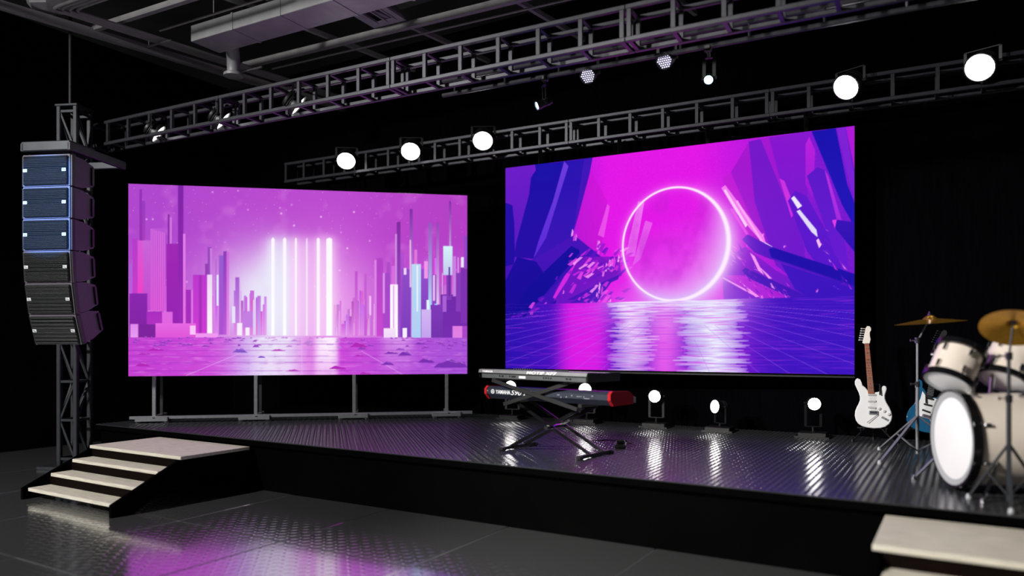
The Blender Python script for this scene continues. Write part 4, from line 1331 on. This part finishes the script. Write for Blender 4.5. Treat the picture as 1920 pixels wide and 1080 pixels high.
def guitar(name, label, loc, rotz, lean, roll, bodym, neckm, headm, pickguard=None, fretm=None):
    g = thing(name, label, 'guitar', loc, 0)
    g.rotation_euler = (RZ(rotz) @ RX(lean) @ RY(roll)).to_euler()
    bm_ = MB().prism([gp(*p) for p in body_pts], -0.022, 0.022, bev=0.007).build('body', bodym, g, True)
    # neck leans slightly: foot (162,560) to nut (128,185)
    n0, n1 = Vector((*gp(162, 575),)), Vector((*gp(128, 183),))

    def nk(t, off):
        p = n0.lerp(n1, t)
        return (p.x + off, p.y)
    MB().prism([nk(0, -.030), nk(0, .030), nk(1, .023), nk(1, -.023)], -0.036, -0.014, bev=0.003).build('neck', neckm, g)
    for k in range(20):
        t = 1 - (1 - 2 ** (-k / 12)) * 1.42
        if t < 0.03:
            break
        h_ = .030 * (1 - t) + .023 * t
        a = nk(t, 0)
        MB().box((a[0], -0.037, a[1]), (h_ * 2, 0.003, 0.0035)).build('fret', ALU if fretm is None else fretm, g)
    for k in (3, 5, 7, 9, 12, 15):
        t = 1 - (1 - 2 ** (-(k - .5) / 12)) * 1.42
        a = nk(t, 0)
        MB().lathe([(0.005, 0), (0.005, 0.001)], 8, T((a[0], -0.0365, a[1])) @ RX(rad(90)), True, True).build('fret_dot', LAMPB, g)
    hd = MB().prism([gp(*p) for p in [(108, 186), (92, 178), (104, 130), (112, 90), (118, 62), (130, 46), (148, 47), (160, 60), (162, 78), (152, 96), (152, 122), (158, 150), (152, 178), (147, 186)]], -0.030, -0.014, bev=0.003).build('headstock', headm, g, True)
    for k in range(6):
        x, z = gp(100 - 3.5 * k + 4, 66 + 18 * k)
        MB().tube((x + .012, -0.022, z), (x - .016, -0.022, z), 0.004, 8).lathe([(0.004, 0), (0.011, 0.003), (0.011, 0.012), (0.004, 0.015)], 10, T((x - .020, -0.022, z - .007)), True, True).build('tuning_peg', LAMPB if headm is not HEADWOOD else PLASTIC, g, True)
    if pickguard:
        pts = [gp(*p) for p in [(100, 540), (134, 570), (200, 572), (226, 572), (236, 590), (246, 640), (280, 690), (292, 745), (270, 780), (236, 770), (205, 735), (130, 730), (96, 690), (88, 650), (100, 600)]]
        MB().prism(pts, -0.026, -0.0222).build('pickguard', pickguard, g)
    for (z, rot_) in ((583, 0), (633, 0), (682, 6)):
        x, zz = gp(168, z)
        MB().box((0, 0, 0), (0.082, 0.012, 0.019), T((x, -0.028, zz)) @ RY(rad(rot_)), bev=0.004).build('pickup', PLASTIC if headm is HEADWOOD else LAMPB, g)
    x, zz = gp(182, 722)
    br = MB().box((x, -0.028, zz), (0.090, 0.012, 0.040), bev=0.004).build('bridge', ALU, g)
    for k in range(6):
        MB().box((x - 0.03 + .012 * k, -0.036, zz + .004), (0.008, 0.006, 0.024)).build('saddle', CHROME, br)
    for (a, b) in ((225, 689), (262, 707), (297, 730)):
        x, zz = gp(a, b)
        MB().lathe([(0.016, 0), (0.015, 0.012), (0.010, 0.014)], 14, T((x, -0.022, zz)) @ RX(rad(90)), False, True).build('knob', PLASTIC, g, True)
    x, zz = gp(270, 765)
    MB().box((0, 0, 0), (0.075, 0.004, 0.022), T((x, -0.024, zz)) @ RY(rad(28)), bev=0.0015).lathe([(0.006, 0), (0.006, 0.012)], 8, T((x, -0.024, zz)) @ RX(rad(90)), True, True).build('jack_plate', ALU, g)
    x, zz = gp(205, 770)
    MB().tube((gp(215, 735)[0], -0.038, gp(215, 735)[1]), (gp(130, 800)[0], -0.05, gp(130, 800)[1]), 0.003, 6).build('tremolo_arm', CHROME, g) if headm is HEADWOOD else None
    for k in range(6):
        a, b = nk(1, -.016 + .0064 * k), gp(182, 722)
        MB().tube((a[0], -0.0405, a[1]), (b[0] - .03 + .012 * k, -0.0405, b[1]), 0.0006, 4).build('string', CHROME, g)
    return g


gw = guitar('electric_guitar', 'white electric guitar with brown fretboard on a black stand', (-0.785, 8.72, 0.690), rad(5), rad(-5), rad(0), WHITE, MAPLE, HEADWOOD)
gb = guitar('electric_guitar', 'blue electric guitar with white pickguard behind the cymbal stand', (-0.34, 8.88, 0.665), rad(5), rad(-5), rad(14), BLUE, BLACK, BLACK, WHITE)


def guitar_stand(loc, rz, label, neckz):
    s_ = thing('guitar_stand', label, 'stand', loc, rz)
    MB().tube((0, 0.16, 0.10), (0, 0.16, neckz), 0.011, 10).build('post', BLACK, s_, True)
    for (x, y) in ((-0.20, -0.06), (0.20, -0.06), (0, 0.30)):
        MB().tube((0, 0.16, 0.22), (x, y, 0.012), 0.009, 8).lathe([(0.016, 0), (0.016, 0.03), (0.008, 0.034)], 8, T((x, y, 0)), True, True).build('leg', BLACK, s_, True)
    cr = MB()
    cr.tube((-0.16, 0.14, 0.13), (0.16, 0.14, 0.13), 0.009, 8)
    for x in (-0.12, 0.12):
        cr.path([(x, 0.14, 0.13), (x, 0.02, 0.115), (x, -0.08, 0.115), (x, -0.095, 0.125), (x, -0.10, 0.16)], 0.008, 8)
    cr.build('cradle', BLACK, s_, True)
    MB().path([(0, 0.16, neckz), (0.05, 0.16, neckz + .005), (0.06, 0.05, neckz + .005), (0.06, 0.02, neckz - .10)], 0.008, 8).build('neck_arm', BLACK, s_, True)
    return s_


guitar_stand((-0.78, 8.68, STAGE_Z), rad(5), 'black tubular stand holding the white guitar', 0.60)
guitar_stand((-0.36, 8.84, STAGE_Z), rad(5), 'black tubular stand holding the blue guitar', 0.52)


# ================================================================== drums
def drum(name, label, front, axis, R, depth, lugs, group=None, big=False):
    """front: centre of the visible head; axis points from that head into the shell"""
    axis = Vector(axis).normalized()
    o = thing(name, label, 'drum', front, 0, group)
    M = aim(axis)
    MB().lathe([(R, 0.03), (R, depth - 0.03)], 48, M).build('shell', DRUMSHELL, o, True)
    hw = 0.045 if big else 0.028
    for z0, sg in ((0.0, 1), (depth, -1)):
        MB().lathe([(R * 1.0, z0 + sg * hw), (R + 0.022, z0 + sg * hw), (R + 0.022, z0 - sg * .012), (R + 0.004, z0 - sg * .012)], 48, M).build('hoop', BLACK_GLOSS, o, True)
        MB().lathe([(R + 0.004, z0 - sg * .012), (R * .90, z0 - sg * 0.002), (R * .88, z0 - sg * 0.001)], 48, M).build('collar_ring', HOOPGREY, o, True)
        MB().lathe([(R * .885, z0 - sg * 0.002), (R * .5, z0 - sg * 0.004), (R * .01, z0 - sg * 0.004)], 48, M, False, True).build('head', DRUMHEAD, o, True)
    for k in range(lugs):
        a = 2 * math.pi * (k + .5) / lugs
        for z0, sg in ((0.0, 1), (depth, -1)):
            Mk = M @ RZ(a)
            MB().box((R + 0.012, 0, z0 + sg * (0.085 if big else .07)), (0.024, 0.022, 0.05), Mk, bev=0.005).build('lug', CHROME, o)
            MB().tube(Vector((R + 0.020, 0, z0 + sg * .06)), Vector((R + 0.020, 0, z0 - sg * .008)), 0.005, 6, None, Mk).build('tension_rod', CHROME, o)
            if big:
                MB().box((R + 0.026, 0, z0 + sg * .012), (0.014, 0.03, 0.05), Mk, bev=0.004).build('claw', BLACK_GLOSS, o)
    return o


camR = Vector((0.8563, 0.5164, 0))
bdax = Vector((0.913, 0.408, 0))
bd_front = Vector((-0.045, 6.15, 0.918))
bd = drum('bass_drum', 'large ivory bass drum with white head and black hoops', bd_front, bdax, 0.325, 0.48, 8, None, True)
for s_ in (-1, 1):
    side = Vector((-0.5164, 0.8563, 0)) * s_
    a = camR * 0.12 + side * 0.31 + Vector((0, 0, -0.12))
    b = camR * -0.05 + side * 0.42 + Vector((0, 0, -(0.918 - STAGE_Z) + 0.005))
    MB().tube(a, b, 0.011, 8).lathe([(0.018, -.004), (0.015, 0.03), (0.008, 0.034)], 8, T(b), True, True).build('spur', CHROME, bd, True)
tax = Vector((0.309, 0.452, 0.837))
t1 = drum('rack_tom', 'ivory rack tom tilted above the bass drum beside the cymbal pole', (-0.075, 6.15, 1.315), tax, 0.150, 0.27, 6, 'rack toms over the bass drum')
t2 = drum('rack_tom', 'ivory rack tom in front of the tilted golden cymbal', (0.265, 6.365, 1.325), tax, 0.155, 0.28, 6, 'rack toms over the bass drum')
mt = thing('tom_mount', 'chrome tom holder rising from the bass drum shell', 'stand', (0.19, 6.29, 1.24))
MB().tube((0, 0, 0), (0.02, 0.05, 0.20), 0.016, 10).build('post', CHROME, mt, True)
MB().tube((0.02, 0.05, 0.20), (-0.07, 0.0, 0.22), 0.011, 8).build('arm', CHROME, mt, True)
MB().tube((0.02, 0.05, 0.20), (0.07, 0.12, 0.22), 0.011, 8).build('arm', CHROME, mt, True)


def cymbal_stand(label, loc, hub, top, legs, m, tip=(0, 0)):
    s_ = thing('cymbal_stand', label, 'stand', loc, 0)
    MB().tube((0, 0, 0.03), (0, 0, hub + 0.42), 0.015, 12).build('lower_tube', m, s_, True)
    MB().tube((0, 0, hub + 0.40), (0, 0, top - 0.18), 0.011, 12).build('middle_tube', m, s_, True)
    MB().tube((0, 0, top - 0.20), (*tip, top), 0.007, 10).build('upper_rod', m, s_, True)
    for z in (hub + 0.41, top - 0.19):
        MB().lathe([(0.021, -0.025), (0.021, 0.025)], 12, T((0, 0, z)), True, True).tube((0, 0, z), (-0.05, -0.01, z), 0.006, 6).box((-.052, -.01, z), (0.012, 0.03, 0.022), bev=.003).build('clamp', CHROME, s_, True)
    for (x, y) in legs:
        d = Vector((x, y, 0))
        MB().bar((0, 0, hub + 0.12), d + Vector((0, 0, 0.015)), 0.022, 0.012).build('leg', m, s_)
        MB().bar((0, 0, 0.06), d * 0.52 + Vector((0, 0, 0.015 + (hub + .105) * .48)), 0.016, 0.008).build('leg_brace', m, s_)
        MB().lathe([(0.018, 0.0), (0.018, 0.02), (0.010, 0.034)], 10, T(d), True, True).build('rubber_foot', HOOPGREY, s_, True)
    return s_


def cymbal(label, loc, R, normal):
    c_ = thing('cymbal', label, 'cymbal', loc, 0)
    M = aim(normal)
    MB().lathe([(R, -0.030), (R * .75, -0.018), (R * .45, -0.004), (R * .22, 0.006), (R * .17, 0.020), (R * .10, 0.036), (R * .03, 0.040), (R * .03, 0.036), (R * .10, 0.032), (R * .17, 0.016), (R * .22, 0.002), (R * .45, -0.007), (R * .75, -0.021), (R, -0.033)], 56, M).build('bronze_disc', BRASS, c_, True)
    MB().lathe([(0.018, 0.036), (0.018, 0.056), (0.008, 0.060), (0.008, 0.075)], 10, M, True, True).build('wing_nut', CHROME, c_, True)
    MB().lathe([(0.02, 0.012), (0.02, 0.034)], 10, M, True, True).build('felt', LAMPB, c_, True)
    return c_


cymbal_stand('chrome cymbal stand between the white guitar and the drums', (-0.335, 7.76, STAGE_Z), 0.26, 1.262, ((-0.26, -0.62), (-0.34, 0.30), (0.42, 0.18)), ALU, (0.095, 0.058))
cymbal('flat golden cymbal on the stand beside the white guitar', (-0.235, 7.82, 1.81), 0.295, (-0.06, -0.05, 1.0))
cymbal_stand('dark cymbal stand rising in front of the bass drum shell', (0.27, 5.76, STAGE_Z), 0.28, 1.155, ((-0.22, 0.11), (0.23, 0.13), (0.0, -0.26)), TOWER, (0.022, 0.018))
cymbal('golden cymbal tilted steeply over the rack toms', (0.295, 5.78, 1.717), 0.19, (0.093, 0.58, 0.80))
